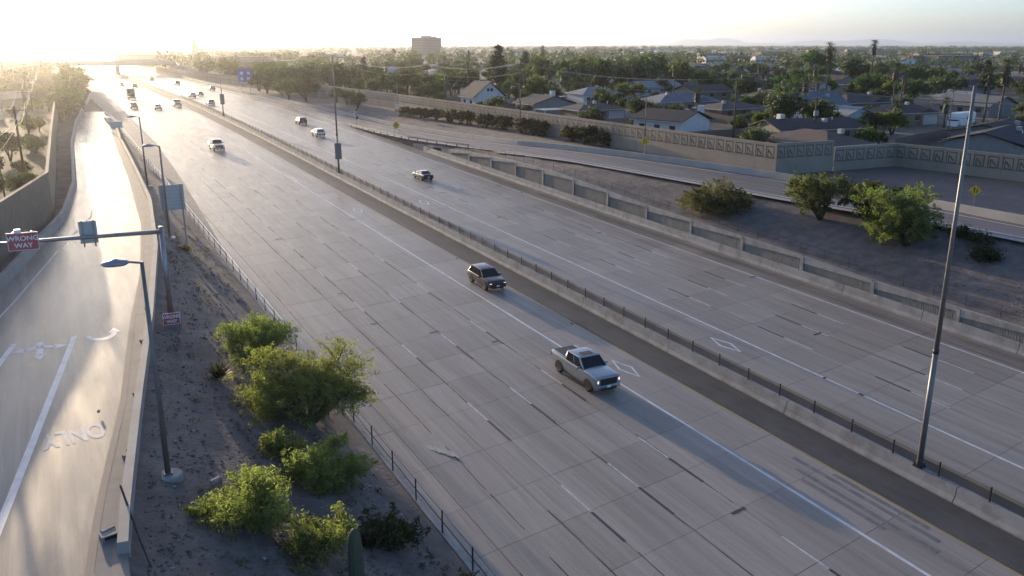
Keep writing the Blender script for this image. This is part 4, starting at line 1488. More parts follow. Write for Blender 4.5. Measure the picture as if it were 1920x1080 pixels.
for i, (dx, yy, sz) in enumerate(((-0.55, 38.6, 0.16), (-0.42, 39.2, 0.13), (-0.5, 46.1, 0.12), (-0.45, 51.5, 0.10), (-0.6, 55.0, 0.12), (-0.5, 62.0, 0.2), (-0.4, 67.5, 0.10), (-2.1, 44.6, 0.12))):
    x = interp(PARA, yy) + dx
    o = MB().box(0, 0, sz / 2, sz * 1.5, sz, sz, dz.random() * 3).build('litter', M['rock_pale'], None, (x, yy, left_z(yy) + 0.126))
    tag(o, 'pale scrap of litter on the strip beside the ramp parapet', 'litter', 'litter along the ramp parapet')

# utility poles and wires behind the sound wall
def utility_pole(label, x, y, h, arms=(0.6,), xf=False, z=G):
    o = thing('utility_pole', label, 'utility pole', (x, y, z), 0, 'utility poles')
    MB().tube([(0, 0, -0.3), (0, 0, h)], [0.19, 0.13], 10).build('pole', M['wood'], o, smooth=True)
    for a in arms:
        MB().box(0, 0, h - a, 2.3, 0.12, 0.14).build('crossarm', M['wood'], o)
        for xx in (-1.0, -0.45, 0.45, 1.0):
            MB().tube([(xx, 0, h - a + 0.06), (xx, 0, h - a + 0.28)], 0.05, 6).build('insulator', M['lamp_grey'], o)
    if xf:
        for xx in (-0.45, 0.1):
            MB().lathe([(0.2, 0), (0.24, 0.08), (0.24, 0.8), (0.18, 0.9)], 12, xx, -0.35, h - 3.6).build('transformer', M['lamp_grey'], o)
    return o


UP = [(110.5, 118.5, 11.4), (105.5, 190, 12.8), (108, 255, 11.2), (110, 335, 11), (112, 420, 11), (114, 500, 11)]
lbl = ['tall leaning timber utility pole just behind the sound wall frieze', 'tall utility pole behind the wall among the dark roofs', 'utility pole beside the grass park', 'utility pole beyond the park with sagging wires', 'farther utility pole along the park edge', 'farthest utility pole along the wall']
for (x, y, h), lb_ in zip(UP, lbl):
    utility_pole(lb_, x, y, h)
utility_pole('dark utility pole with crossarm and two grey transformers behind the wall corner', 121.5, 109.8, 8.3, (0.7,), True)
utility_pole('thin utility pole by the brown roofed houses', 168, 128, 10.5, ())


def wire_run(pts, label, z0=0.0):
    mb = MB()
    for i in range(len(pts) - 1):
        a, b = Vector(pts[i]), Vector(pts[i + 1])
        L = (b - a).length
        P = []
        for k in range(13):
            t = k / 12
            p = a.lerp(b, t)
            p.z -= 4 * t * (1 - t) * L * 0.022
            P.append(p)
        mb.tube(P, 0.028, 4, False)
    o = mb.build('power_line', M['wire'])
    return tag(o, label, 'wire', 'power lines behind the sound wall')


for k, (dx, dz_) in enumerate(((-1.0, -0.3), (0.0, -0.3), (1.0, -0.3), (0.15, -2.6))):
    P = [(x + dx, y, G + h + dz_) for x, y, h in UP]
    P = [(118 + dx, 40, G + 11 + dz_)] + P
    wire_run(P, ['nearest of the upper power lines sagging between the utility poles', 'middle one of the upper power lines between the utility poles', 'outermost of the upper power lines between the utility poles', 'lowest power line sagging between the utility poles'][k])
LP = [(1.5, 88, 10), (4.5, 135, 10), (5.0, 185, 10), (5.6, 245, 10), (6.5, 315, 10), (7.5, 400, 10)]
for k, (x, y, h) in enumerate(LP):
    utility_pole(['timber pole at the left edge behind the left wall', 'second timber pole behind the left wall', 'third timber pole behind the left wall', 'fourth timber pole behind the left wall', 'fifth hazy timber pole behind the left wall', 'farthest hazy timber pole behind the left wall'][k], x - 8, y, h, z=ZL)
for k, (dx, dz_) in enumerate(((-1.0, -0.3), (1.0, -0.3), (0.1, -2.4))):
    o = wire_run([(x - 8 + dx, y, ZL + h + dz_) for x, y, h in LP], ['left upper power line glinting in the haze behind the left wall', 'right upper power line glinting in the haze behind the left wall', 'lower power line glinting in the haze behind the left wall'][k])
    o['group'] = 'power lines behind the left wall'
# ------------------------------------------------------------------ vegetation
def leaf_quads(centers, size, elong=1.8, droop=0.0, seed=0, flat=0.0):
    """one small folded quad per centre, random orientation"""
    r = np.random.default_rng(seed)
    n = len(centers)
    d = r.normal(size=(n, 3))
    d[:, 2] = d[:, 2] * (1 - flat) - droop
    d /= np.linalg.norm(d, axis=1)[:, None]
    q = r.normal(size=(n, 3))
    s = np.cross(d, q)
    s /= np.linalg.norm(s, axis=1)[:, None] + 1e-9
    L = size * r.uniform(0.6, 1.4, n)[:, None]
    a = d * L * elong / 2
    b = s * L / 2
    v = np.stack([centers - a, centers - b * 0.9 + a * 0.1, centers + a, centers + b * 0.9 + a * 0.1], axis=1).reshape(-1, 3)
    f = np.arange(4 * n).reshape(n, 4)
    return v, f


def lobe_points(lobes, n, seed, shell=0.45, clump=0.0, csz=0.35):
    """points in a set of ellipsoids (cx,cy,cz,rx,ry,rz), thicker towards the surface, gathered into twig clumps"""
    r = np.random.default_rng(seed)
    sub = []
    for l in lobes:
        sub.append((l[0], l[1], l[2], l[3] * 0.62, l[4] * 0.62, l[5] * 0.62))
        for q in range(9):
            d = r.normal(size=3)
            d /= np.linalg.norm(d)
            k = r.uniform(0.55, 0.85)
            e = r.uniform(0.26, 0.46)
            sub.append((l[0] + d[0] * l[3] * k, l[1] + d[1] * l[4] * k, l[2] + d[2] * l[5] * k, l[3] * e, l[4] * e, l[5] * e * 1.1))
    lob = np.array(sub, float)
    vol = (lob[:, 3] * lob[:, 4] * lob[:, 5]) ** (2 / 3)
    idx = r.choice(len(lob), size=n, p=vol / vol.sum())
    d = r.normal(size=(n, 3))
    d /= np.linalg.norm(d, axis=1)[:, None]
    rad = r.uniform(0, 1, n) ** shell
    rad *= 1 + 0.16 * np.sin(5 * d[:, 0] + idx) * np.sin(6 * d[:, 1] + 2 * idx) + 0.10 * np.sin(11 * d[:, 2] + 3 * idx)
    p = lob[idx, :3] + d * rad[:, None] * lob[idx, 3:]
    if clump:
        k = max(8, int(n * 0.035))
        c = p[r.choice(n, k, replace=False)]
        own = r.integers(0, k, n)
        sel = r.random(n) < clump
        q = c[own] + r.normal(size=(n, 3)) * csz
        p[sel] = q[sel]
    return p


def limbs(base, targets, r0, seed, fork=0.35, name='trunk', mat=None, mess=0.15, n=7):
    rg_ = random.Random(seed)
    mb = MB()
    b = Vector(base)
    for t in targets:
        t = Vector(t)
        P = [b]
        for k in range(1, 5):
            f = k / 4
            p = b.lerp(t, f)
            p.x += rg_.uniform(-mess, mess) * (1 - abs(2 * f - 1))
            p.y += rg_.uniform(-mess, mess)
            p.z += (t.z - b.z) * fork * f * (1 - f)
            P.append(p)
        mb.tube(P, [r0 * (1 - 0.19 * i) for i in range(5)], n)
        for k in (2, 3, 4):
            for _ in range(2):
                e = P[k] + Vector((rg_.uniform(-1, 1), rg_.uniform(-1, 1), rg_.uniform(0.1, 0.9))) * (t - b).length * 0.28
                mb.tube([P[k], (P[k] + e) / 2 + Vector((0, 0, 0.05)), e], [r0 * 0.4, r0 * 0.25, r0 * 0.1], 5)
    return mb


L_palo = leaf_mat('palo_verde_leaves', (0.19, 0.208, 0.075), 0.35, 0.55, 1.5, rnd=0.05)
L_mesq = leaf_mat('mesquite_leaves', (0.11, 0.125, 0.05), 0.4, 0.45, 1.2, rnd=0.08)
L_palo2 = leaf_mat('mesquite_lime_leaves', (0.15, 0.165, 0.06), 0.4, 0.5, 1.2, rnd=0.05)
L_mesq2 = leaf_mat('mesquite_dark_leaves', (0.06, 0.075, 0.028), 0.4, 0.4, 1.2, rnd=0.05)
L_dark = leaf_mat('dark_shrub_leaves', (0.05, 0.052, 0.022), 0.4, 0.3, 1.5, rnd=0.1)
L_brown = leaf_mat('dry_shrub_leaves', (0.105, 0.085, 0.04), 0.45, 0.35, 1.2, rnd=0.1)
L_tree = leaf_mat('broad_leaves', (0.055, 0.078, 0.024), 0.45, 0.35, 0.45, rnd=0.3)
L_olive = leaf_mat('olive_leaves', (0.072, 0.082, 0.038), 0.4, 0.35, 0.45, rnd=0.3)
L_lime = leaf_mat('lime_leaves', (0.095, 0.115, 0.026), 0.4, 0.4, 0.45, rnd=0.25)
L_pine = leaf_mat('pine_needles', (0.032, 0.048, 0.022), 0.4, 0.2, 0.6, rnd=0.2)
L_palm = leaf_mat('palm_fronds', (0.065, 0.082, 0.030), 0.35, 0.3, 0.8, rnd=0.2)
L_dead = leaf_mat('dead_fronds', (0.085, 0.07, 0.048), 0.3, 0.2, 0.8, rnd=0.15)


def sprays(L, n, seed):
    """feathery twigs growing out of each lobe; leaves sit along the twigs"""
    r = np.random.default_rng(seed + 500)
    vol = np.array([(l[3] * l[4] * l[5]) ** (2 / 3) for l in L])
    tot = max(30, n // 60)
    mb = MB()
    P = []
    for l, w in zip(L, vol / vol.sum()):
        for b in range(max(4, int(tot * w))):
            d = r.normal(size=3)
            d[2] = d[2] * 0.8 + 0.25
            d /= np.linalg.norm(d)
            rad = np.array(l[3:6])
            c = np.array(l[:3])
            a = c + d * rad * r.uniform(0.05, 0.35)
            e = c + d * rad * r.uniform(0.75, 1.3)
            m = (a + e) / 2 + r.normal(size=3) * 0.12 + np.array([0, 0, 0.1])
            if b % 2 == 0:
                mb.tube([a, m, e], [0.018, 0.011, 0.004], 3, False)
            k = 60
            t = r.uniform(0.15, 1.05, k) ** 0.8
            q = (1 - t)[:, None] ** 2 * a + 2 * ((1 - t) * t)[:, None] * m + (t ** 2)[:, None] * e
            q = q + r.normal(size=(k, 3)) * (0.06 + 0.13 * (1 - np.abs(2 * t - 1)))[:, None]
            P.append(q)
    return np.concatenate(P), mb


def near_tree(name, label, cat, base, lobes, n, leaf, mat, seed, r0=0.11, bark=None, elong=3.0, clump=0.55, csz=0.24, group=None, trunk=True, droop=0.1):
    o = thing(name, label, cat, base, 0, group)
    L = [(l[0] - base[0], l[1] - base[1], l[2] - base[2], l[3], l[4], l[5]) for l in lobes]
    if trunk:
        limbs((0, 0, -0.2), [(l[0], l[1], l[2] + l[5] * 0.1) for l in L], r0, seed, mat=bark).build('trunk', bark or M['bark_green'], o, smooth=True)
    if trunk and r0 > 0.035:
        p, sticks = sprays(L, n, seed)
        sticks.build('branch', bark or M['bark_green'], o)
    else:
        p = lobe_points(L, n, seed, 0.5, clump, csz)
    p = p[p[:, 2] > 0.05]
    v, f = leaf_quads(p, leaf, elong, droop, seed + 1)
    link('crown', np_mesh('crown', v, f, mat), o)
    return o


H_ = height


def blob(cx, cy, cz, R_, H, k, seed):
    """k overlapping lobes filling an uneven crown about 2R wide and H tall"""
    r = random.Random(seed)
    L = []
    for i in range(k):
        a = 2.4 * i + r.uniform(-0.5, 0.5)
        d = R_ * math.sqrt((i + 0.5) / k) * 0.72
        z = cz + H * 0.5 * r.uniform(-0.5, 0.62) * (1 - 0.35 * d / R_)
        q = R_ * r.uniform(0.34, 0.5)
        L.append((cx + d * math.cos(a), cy + d * math.sin(a), z, q, q, min(q, H * r.uniform(0.2, 0.3))))
    return L




def bz(x, y, d=0.1):
    return (x, y, H_(x, y) - d)


near_tree('palo_verde_tree', 'bushy yellow green tree at the back of the clump on the dirt slope', 'tree', bz(10.6, 54.3),
          blob(10.5, 54.2, 4.9, 2.5, 4.0, 10, 6), 15000, 0.06, L_palo, 1)
near_tree('palo_verde_tree', 'largest yellow green tree of the clump, spreading over the cable fence', 'tree', bz(11.2, 45.6),
          blob(11.3, 46.4, 4.5, 4.1, 5.0, 15, 5) + [(13.9, 45.6, 4.0, 1.3, 1.2, 1.2)], 34000, 0.06, L_palo, 2, r0=0.14)
near_tree('palo_verde_tree', 'smaller yellow green tree in front of the large spreading one', 'tree', bz(9.9, 37.2),
          blob(10.0, 37.8, 3.7, 2.4, 3.4, 10, 7), 12000, 0.06, L_palo, 3, r0=0.08)
near_tree('palo_verde_shrub', 'low yellow green sprig at the foot of the large tree', 'shrub', bz(8.7, 40.4),
          [(8.3, 40.6, 4.3, 0.9, 0.8, 0.55), (9.1, 40.0, 3.9, 0.6, 0.6, 0.5)], 2200, 0.085, L_palo, 4, r0=0.04)
near_tree('palo_verde_tree', 'bright yellow green bush on the left of the lower slope', 'tree', bz(5.6, 33.4),
          blob(5.4, 33.7, 5.0, 2.3, 3.3, 11, 8), 13000, 0.06, L_palo, 5, r0=0.08)
near_tree('palo_verde_tree', 'yellow green bush cut by the bottom edge of the picture', 'tree', bz(7.2, 30.6),
          blob(7.4, 31.0, 4.0, 2.0, 3.4, 10, 9), 9000, 0.06, L_palo, 6, r0=0.08)
near_tree('creosote_shrub', 'dark brownish shrub near the curb wall, beside the cactus', 'shrub', bz(10.9, 32.2),
          [(10.9, 32.4, 2.8, 1.3, 1.2, 1.0), (11.7, 31.9, 2.5, 1.0, 0.9, 0.8), (10.2, 32.6, 2.5, 0.8, 0.8, 0.7)], 5000, 0.075, L_dark, 7, r0=0.04, bark=M['bark'])
near_tree('creosote_shrub', 'small dark shrub at the bottom edge by the curb wall', 'shrub', bz(12.6, 27.9),
          [(12.6, 27.9, 1.9, 1.2, 0.9, 0.6)], 2500, 0.075, L_dark, 8, r0=0.03, bark=M['bark'])
near_tree('dry_shrub', 'small dry shrub on the slope below the large blank sign', 'shrub', bz(10.3, 85.5),
          [(10.2, 85.5, 4.6, 0.9, 0.9, 0.7), (11.1, 84.5, 4.2, 0.8, 0.8, 0.5)], 1800, 0.10, L_brown, 9, r0=0.03, bark=M['bark'])
# yucca with stiff blades
yu = thing('yucca_plant', 'dark spiky yucca at the left foot of the tree clump', 'plant', bz(7.3, 51.0, 0.05))
mb = MB()
rg = random.Random(9)
for k in range(120):
    a, e = rg.uniform(0, 2 * PI), rg.uniform(0.25, 1.3)
    d = Vector((math.cos(a) * math.cos(e), math.sin(a) * math.cos(e), math.sin(e)))
    s = Vector((-d.y, d.x, 0)).normalized() * 0.05
    c = Vector((rg.uniform(-0.25, 0.25), rg.uniform(-0.25, 0.25), 0.2))
    L = rg.uniform(0.8, 1.25)
    m_ = c + d * L * 0.55
    t_ = c + d * L + Vector((0, 0, -0.12))
    mb.add([c - s, c + s, m_ + s, m_ - s, t_], [(0, 1, 2, 3), (3, 2, 4)])
mb.build('blades', L_dark, yu)
# saguaro
sg = thing('saguaro_cactus', 'single columnar cactus standing at the bottom edge', 'cactus', bz(8.5, 28.6, 0.1))
vs, fs = [], []
prof = [(0.20, 0.0), (0.27, 0.5), (0.29, 1.2), (0.28, 2.0), (0.25, 2.5), (0.19, 2.8), (0.10, 2.95), (0.02, 3.0)]
nn = 36
for r_, z in prof:
    for k in range(nn):
        q = r_ * (1 + (0.09 if k % 3 == 0 else -0.04))
        vs.append((q * math.cos(2 * PI * k / nn), q * math.sin(2 * PI * k / nn), z * 0.98))
for i in range(len(prof) - 1):
    for k in range(nn):
        fs.append((i * nn + k, i * nn + (k + 1) % nn, (i + 1) * nn + (k + 1) % nn, (i + 1) * nn + k))
MB().add(vs, fs).build('stem', M['cactus'], sg, smooth=True)

# bank above the retaining wall
near_tree('mesquite_tree', 'green tree on the bank, left of the pair above the retaining wall', 'tree', bz(71.6, 62.6),
          blob(71.0, 63.4, 8.7, 3.3, 5.6, 11, 1), 13000, 0.085, L_mesq, 21, r0=0.13, bark=M['bark'])
near_tree('mesquite_tree', 'dark green tree between the two brighter trees on the bank', 'tree', bz(73.8, 58.2),
          blob(73.6, 58.6, 8.2, 3.2, 4.8, 11, 2), 13000, 0.085, L_mesq2, 22, r0=0.11, bark=M['bark'])
near_tree('mesquite_tree', 'bright yellow green tree on the bank nearest the tall median pole', 'tree', bz(71.4, 51.6),
          blob(71.2, 52.6, 7.8, 4.3, 7.0, 15, 3), 24000, 0.085, L_palo2, 23, r0=0.14, bark=M['bark'])
near_tree('brittle_bush', 'wide brown green bush on the bank above the retaining wall railing', 'bush', bz(67.4, 73.0),
          blob(67.4, 74.2, 6.5, 4.2, 5.6, 15, 4), 22000, 0.085, L_brown, 24, r0=0.05, bark=M['bark'])
near_tree('dark_shrub', 'dark green shrub right of the bright tree on the bank', 'shrub', bz(75.2, 48.2),
          [(75.0, 48.6, 6.9, 1.3, 1.5, 0.7), (74.4, 46.6, 6.6, 1.2, 1.3, 0.6)], 3500, 0.10, L_dark, 25, r0=0.03, bark=M['bark'])
near_tree('dark_shrub', 'dark low shrub on the bank at the far right', 'shrub', bz(72.0, 44.0),
          [(72.0, 44.2, 6.2, 1.1, 1.4, 0.6)], 2200, 0.10, L_dark, 26, r0=0.03, bark=M['bark'])
near_tree('dry_shrub', 'reddish dry shrub at the right edge above the retaining wall', 'shrub', bz(65.2, 32.0),
          [(65.3, 32.3, 5.2, 0.9, 1.0, 0.6)], 1800, 0.09, L_brown, 27, r0=0.03, bark=M['bark'])
# hedge of dark bushes between ramp parapet and sound wall
hb = [(78.3, 199, 2.0, 3.4), (79.3, 192, 2.2, 3.4), (80.0, 185, 2.3, 3.5), (80.8, 178, 2.4, 3.6), (81.5, 171, 2.6, 3.6), (82.4, 163, 2.5, 2.9), (83.2, 157, 2.6, 2.4), (83.4, 147.6, 2.7, 2.6), (83.6, 142.5, 2.6, 2.4), (83.9, 131.5, 2.5, 2.4), (84.3, 127.0, 2.9, 2.3), (84.5, 122.8, 2.3, 1.9)]
for i, (x, y, h, w) in enumerate(hb):
    near_tree('hedge_bush', ['dark bush of the long hedge below the sound wall', 'dark bush of the broken clumps at the near end of the hedge'][i > 6], 'bush', (x, y, G - 0.1),
              [(x, y, G + h * 0.5, 2.0, w * 0.9, h * 0.52), (x - 0.5, y + w * 0.5, G + h * 0.65, 1.3, w * 0.42, h * 0.4), (x + 0.3, y - w * 0.5, G + h * 0.75, 1.2, w * 0.4, h * 0.36), (x, y, G + h * 0.8, 1.2, w * 0.4, h * 0.34)], 4200, 0.15, L_dark if i % 3 else L_brown, 40 + i, r0=0.05, bark=M['bark'], group='hedge bushes below the sound wall')

# ---- tree prototypes for the neighbourhood
PROTO = {}


def proto_tree(key, lobes, n, leaf, mat, seed, r0, trunk_h, bark='bark', clump=0.5, csz=0.5):
    tm = limbs((0, 0, -0.3), [(l[0] * 0.8, l[1] * 0.8, l[2]) for l in lobes[:5]], r0, seed, mess=0.3, n=6).mesh('trunk', M[bark], True)
    p = lobe_points(lobes, n, seed, 0.4, clump, csz)
    v, f = leaf_quads(p, leaf, 1.5, 0.1, seed + 1)
    PROTO[key] = (tm, np_mesh('crown', v, f, mat))


def rand_lobes(seed, R_, H, k, base=0.35):
    r = random.Random(seed)
    L = []
    for i in range(k):
        a = 2 * PI * i / k + r.uniform(-0.4, 0.4)
        d = R_ * r.uniform(0.25, 0.62)
        L.append((d * math.cos(a), d * math.sin(a), H * r.uniform(base + 0.12, 0.78), R_ * r.uniform(0.38, 0.58), R_ * r.uniform(0.38, 0.58), H * r.uniform(0.14, 0.24)))
    L.append((0, 0, H * 0.78, R_ * 0.5, R_ * 0.5, H * 0.2))
    return L


for i in range(4):
    proto_tree(('tree', i), rand_lobes(60 + i, 4.2 + 0.5 * i, 7.5 + 0.6 * i, 7), 2600, 0.42, L_tree, 60 + i, 0.22, 2)
for i in range(3):
    proto_tree(('olive', i), rand_lobes(70 + i, 3.4 + 0.4 * i, 6.0 + 0.7 * i, 6), 2200, 0.38, L_olive, 70 + i, 0.18, 2)
for i in range(2):
    proto_tree(('lime', i), rand_lobes(80 + i, 3.6, 6.6, 6), 2200, 0.38, L_lime, 80 + i, 0.18, 2)
proto_tree(('pine', 0), [(0, 0, 5 + 1.5 * i, 4.4 - 0.42 * i + 0.5 * (i % 2), 4.4 - 0.42 * i, 1.2) for i in range(8)], 4200, 0.5, L_pine, 90, 0.3, 3)
proto_tree(('cypress', 0), [(0, 0, 1.5 + 1.3 * i, 1.2 - 0.1 * i, 1.2 - 0.1 * i, 1.2) for i in range(7)], 1500, 0.35, L_pine, 91, 0.16, 1)


def palm_proto(key, H, seed, skirt):
    r = random.Random(seed)
    tm = MB().tube([(0, 0, -0.3), (0.1, 0.05, H * 0.4), (0.05, 0.15, H * 0.75), (0, 0.1, H)], [0.26, 0.18, 0.15, 0.14], 8).mesh('trunk', M['palm_trunk'], True)
    mb = MB()
    dead = MB()
    for k in range(40):
        a = r.uniform(0, 2 * PI)
        e = r.uniform(-0.5, 1.25)
        d = Vector((math.cos(a) * math.cos(e), math.sin(a) * math.cos(e), math.sin(e)))
        s = Vector((-math.sin(a), math.cos(a), 0))
        c = Vector((0, 0.1, H))
        L = r.uniform(1.3, 2.0)
        p1 = c + d * L * 0.5
        for j in range(6):
            w = (j - 2.5) * 0.34
            t = c + d * L + s * w * 1.2 + Vector((0, 0, -0.35 * abs(w) - 0.45 * r.random()))
            mb.add([p1 + s * w * 0.25 - s * 0.06, p1 + s * w * 0.25 + s * 0.06, t], [(0, 1, 2)])
        mb.add([c - s * 0.03, c + s * 0.03, p1 + s * 0.05, p1 - s * 0.05], [(0, 1, 2, 3)])
    for k in range(skirt):
        a = r.uniform(0, 2 * PI)
        z = H - r.uniform(0.2, 2.2)
        c = Vector((0.2 * math.cos(a), 0.2 * math.sin(a) + 0.1, z))
        s = Vector((-math.sin(a), math.cos(a), 0)) * 0.25
        t = c + Vector((math.cos(a) * 0.5, math.sin(a) * 0.5, -1.0))
        dead.add([c - s * 0.3, c + s * 0.3, t + s, t - s], [(0, 1, 2, 3)])
    dm = dead.mesh('dead_skirt', L_dead) if skirt else None
    PROTO[key] = (tm, mb.mesh('crown', L_palm), dm)


palm_proto(('palm', 0), 11.5, 1, 40)
palm_proto(('palm', 1), 9.0, 2, 60)
palm_proto(('palm', 2), 6.5, 3, 40)
TREE_LABEL = {'tree': ('dark broad green tree among the houses beyond the sound wall', 'broad_tree', 'tree'),
              'olive': ('dusty olive green tree among the houses beyond the sound wall', 'olive_tree', 'tree'),
              'lime': ('lighter yellow green tree among the houses beyond the sound wall', 'shade_tree', 'tree'),
              'pine': ('tall dark pine rising over the roofs beyond the sound wall', 'pine_tree', 'tree'),
              'cypress': ('narrow dark cypress beyond the sound wall', 'cypress_tree', 'tree'),
              'palm': ('slender fan palm rising over the roofs beyond the sound wall', 'palm_tree', 'palm')}
NTREE = {}


def put_tree(key, x, y, s, label=None, z=None, group=None, sz=1.0):
    kind = key[0]
    lab, nm, cat = TREE_LABEL[kind]
    g = group or (kind + ' trees of the neighbourhood')
    o = thing(nm, label or lab, cat, (x, y, (G if x > 14 else ZL) - 0.1 if z is None else z), RNG.uniform(0, 6.28), g)
    o.scale = (s, s, s * sz)
    P = PROTO[key]
    link('trunk', P[0], o)
    link('crown', P[1], o)
    if len(P) > 2 and P[2]:
        link('dead_skirt', P[2], o)
    NTREE[kind] = NTREE.get(kind, 0) + 1
    return o
# ------------------------------------------------------------------ houses of the neighbourhood
ROOFS = {'brown': (0.085, 0.066, 0.058), 'darkbrown': (0.052, 0.043, 0.042), 'blue': (0.15, 0.162, 0.18), 'grey': (0.15, 0.145, 0.14), 'black': (0.022, 0.023, 0.027), 'tan': (0.17, 0.135, 0.105), 'paleblue': (0.24, 0.252, 0.262), 'white': (0.42, 0.42, 0.41), 'terra': (0.14, 0.095, 0.075)}
WALLS = {'white': (0.55, 0.55, 0.53), 'tan': (0.27, 0.22, 0.17), 'brick': (0.19, 0.125, 0.10), 'cream': (0.38, 0.34, 0.27), 'grey': (0.22, 0.215, 0.21), 'blue': (0.33, 0.40, 0.44), 'olive': (0.20, 0.19, 0.14)}
for k, c in ROOFS.items():
    M['roof_' + k] = pm('roof_' + k, c, 0.85, 0.22, 1.2, bump=0.02, bscale=8, dirt=[q * 0.7 for q in c], dscale=0.25, damt=0.6, rnd=0.12)
for k, c in WALLS.items():
    M['hw_' + k] = pm('housewall_' + k, c, 0.85, 0.1, 1.0, rnd=0.08)
M['fascia'] = pm('fascia', (0.38, 0.36, 0.33), 0.7, 0.1)
M['fascia_white'] = pm('fascia_white', (0.60, 0.60, 0.58), 0.7, 0.06)
M['blockwall'] = pm('yard_block_wall', (0.17, 0.135, 0.115), 0.9, 0.15, 1.2, rnd=0.12)
M['garage'] = pm('garage_door', (0.45, 0.44, 0.42), 0.7, 0.08, rnd=0.1)


def roof_mb(L, W, wh, pitch, kind, oh=0.6):
    a, b = L / 2 + oh, W / 2 + oh
    rh = b * pitch
    z0, z1 = wh - 0.02, wh - 0.02 + rh
    t = 0.16
    mb = MB()
    if kind == 'hip':
        r = max(0.4, a - b)
        V = [(-a, -b, z0), (a, -b, z0), (a, b, z0), (-a, b, z0), (-r, 0, z1), (r, 0, z1)]
        U = [(x, y, z - t) for x, y, z in V[:4]]
        mb.add(V + U, [(0, 1, 5, 4), (1, 2, 5), (2, 3, 4, 5), (3, 0, 4), (0, 6, 7, 1), (1, 7, 8, 2), (2, 8, 9, 3), (3, 9, 6, 0), (6, 9, 8, 7)])
    elif kind == 'gable':      # ridge along x
        for s in (-1, 1):
            P = [(-a, 0, z1), (a, 0, z1), (a, s * b, z0), (-a, s * b, z0)]
            Q = [(x, y, z + t) for x, y, z in P]
            mb.hexa((P + Q) if s < 0 else [P[3], P[2], P[1], P[0], Q[3], Q[2], Q[1], Q[0]])
    else:                      # flat with a low parapet
        mb.box(0, 0, wh + 0.12, L + 0.5, W + 0.5, 0.26)
    return mb, rh


HCACHE = {}


def house(label, x, y, L0, W0, roof, wall, kind='hip', rz=0.0, pitch=0.32, wh=2.8, group=None, win=3, chimney=None, vents=2, garage=True, gable_front=False, simple=False, name='house'):
    L, W = L0 * 0.9, W0 * 0.9
    o = thing(name, label, 'house', (x, y, G - 0.02), rz, group)
    key = (round(L, 1), round(W, 1), roof, wall, kind, pitch, wh, win, vents, garage, gable_front, chimney, simple)
    if key in HCACHE:
        for ch in HCACHE[key].children:
            copy_tree(ch, o)
        return o
    HCACHE[key] = o
    mb = MB().box(0, 0, wh / 2 - 0.15, L, W, wh + 0.1)
    rm, rh = roof_mb(L, W, wh, pitch, kind)
    if kind == 'gable':
        a, b = L / 2 - 0.001, W / 2 - 0.02
        rr = (W / 2 + 0.6) * pitch
        for s in (-1, 1):
            mb.add([(s * a, -b, wh - 0.12), (s * a, b, wh - 0.12), (s * a, 0, wh + rr - 0.05), (s * (a - 0.2), -b, wh - 0.12), (s * (a - 0.2), b, wh - 0.12), (s * (a - 0.2), 0, wh + rr - 0.05)], [(0, 1, 2), (3, 5, 4), (0, 2, 5, 3), (1, 4, 5, 2)])
    mb.build('wall', M['hw_' + wall], o)
    ro = rm.build('roof', M['roof_' + roof], o)
    if not simple:
        if kind != 'flat':
            f = MB()
            for s in (-1, 1):
                f.box(0, s * (W / 2 + 0.62), wh - 0.10, L + 1.2, 0.05, 0.20)
                if kind == 'hip':
                    f.box(s * (L / 2 + 0.62), 0, wh - 0.10, 0.05, W + 1.2, 0.20)
            f.build('fascia', M['fascia'], o)
        if gable_front:        # small cross gable facing the camera side
            g = MB()
            gw = L * 0.2
            gx = L * 0.18
            yb = -W / 2 - 0.66
            zt = wh + gw * 0.36
            g.add([(gx - gw, yb, wh + 0.0), (gx + gw, yb, wh + 0.0), (gx, yb, zt), (gx, -W * 0.1, zt), (gx - gw, -W * 0.1, wh), (gx + gw, -W * 0.1, wh)], [(0, 1, 2), (0, 2, 3, 4), (1, 5, 3, 2)])
            g.build('cross_gable', M['roof_' + roof], ro)
        for s in (-1, 1):
            for i in range(win):
                xx = -L / 2 + L * (i + 0.6) / (win + 0.2)
                w_ = MB().box(xx, s * (W / 2 + 0.02), 1.55, 1.3, 0.08, 1.05).build('window', M['window'], o)
                MB().box(xx, s * (W / 2 + 0.05), 0.98, 1.5, 0.10, 0.08).build('sill', M['fascia_white'], w_)
        MB().box(L * 0.06, -W / 2 - 0.02, 1.05, 0.95, 0.08, 2.1).build('door', M['hw_brick'], o)
        if garage:
            MB().box(L / 2 - 2.4, -W / 2 - 0.03, 1.1, 4.2, 0.08, 2.2).build('garage_door', M['garage'], o)
        rr = random.Random(int(L * 10 + W * 7))
        for i in range(vents):
            xx, yy = rr.uniform(-L * 0.3, L * 0.3), rr.uniform(-W * 0.3, -W * 0.1)
            zz = wh + (W / 2 + 0.6 - abs(yy)) * (pitch if kind != 'flat' else 0) + 0.1
            if i == 0:
                MB().box(xx, yy, zz + 0.35, 0.75, 0.75, 0.7).build('cooler', M['fascia'], ro)
            else:
                MB().tube([(xx, yy, zz - 0.1), (xx, yy, zz + 0.5)], 0.09, 8).build('vent_pipe', M['fascia_white'], ro)
        if chimney:
            MB().box(chimney[0] * L / 2, chimney[1] * W / 2, (wh + rh + 0.9) / 2, 0.9, 1.2, wh + rh + 0.9).build('chimney', M['hw_white'], ro)
    return o


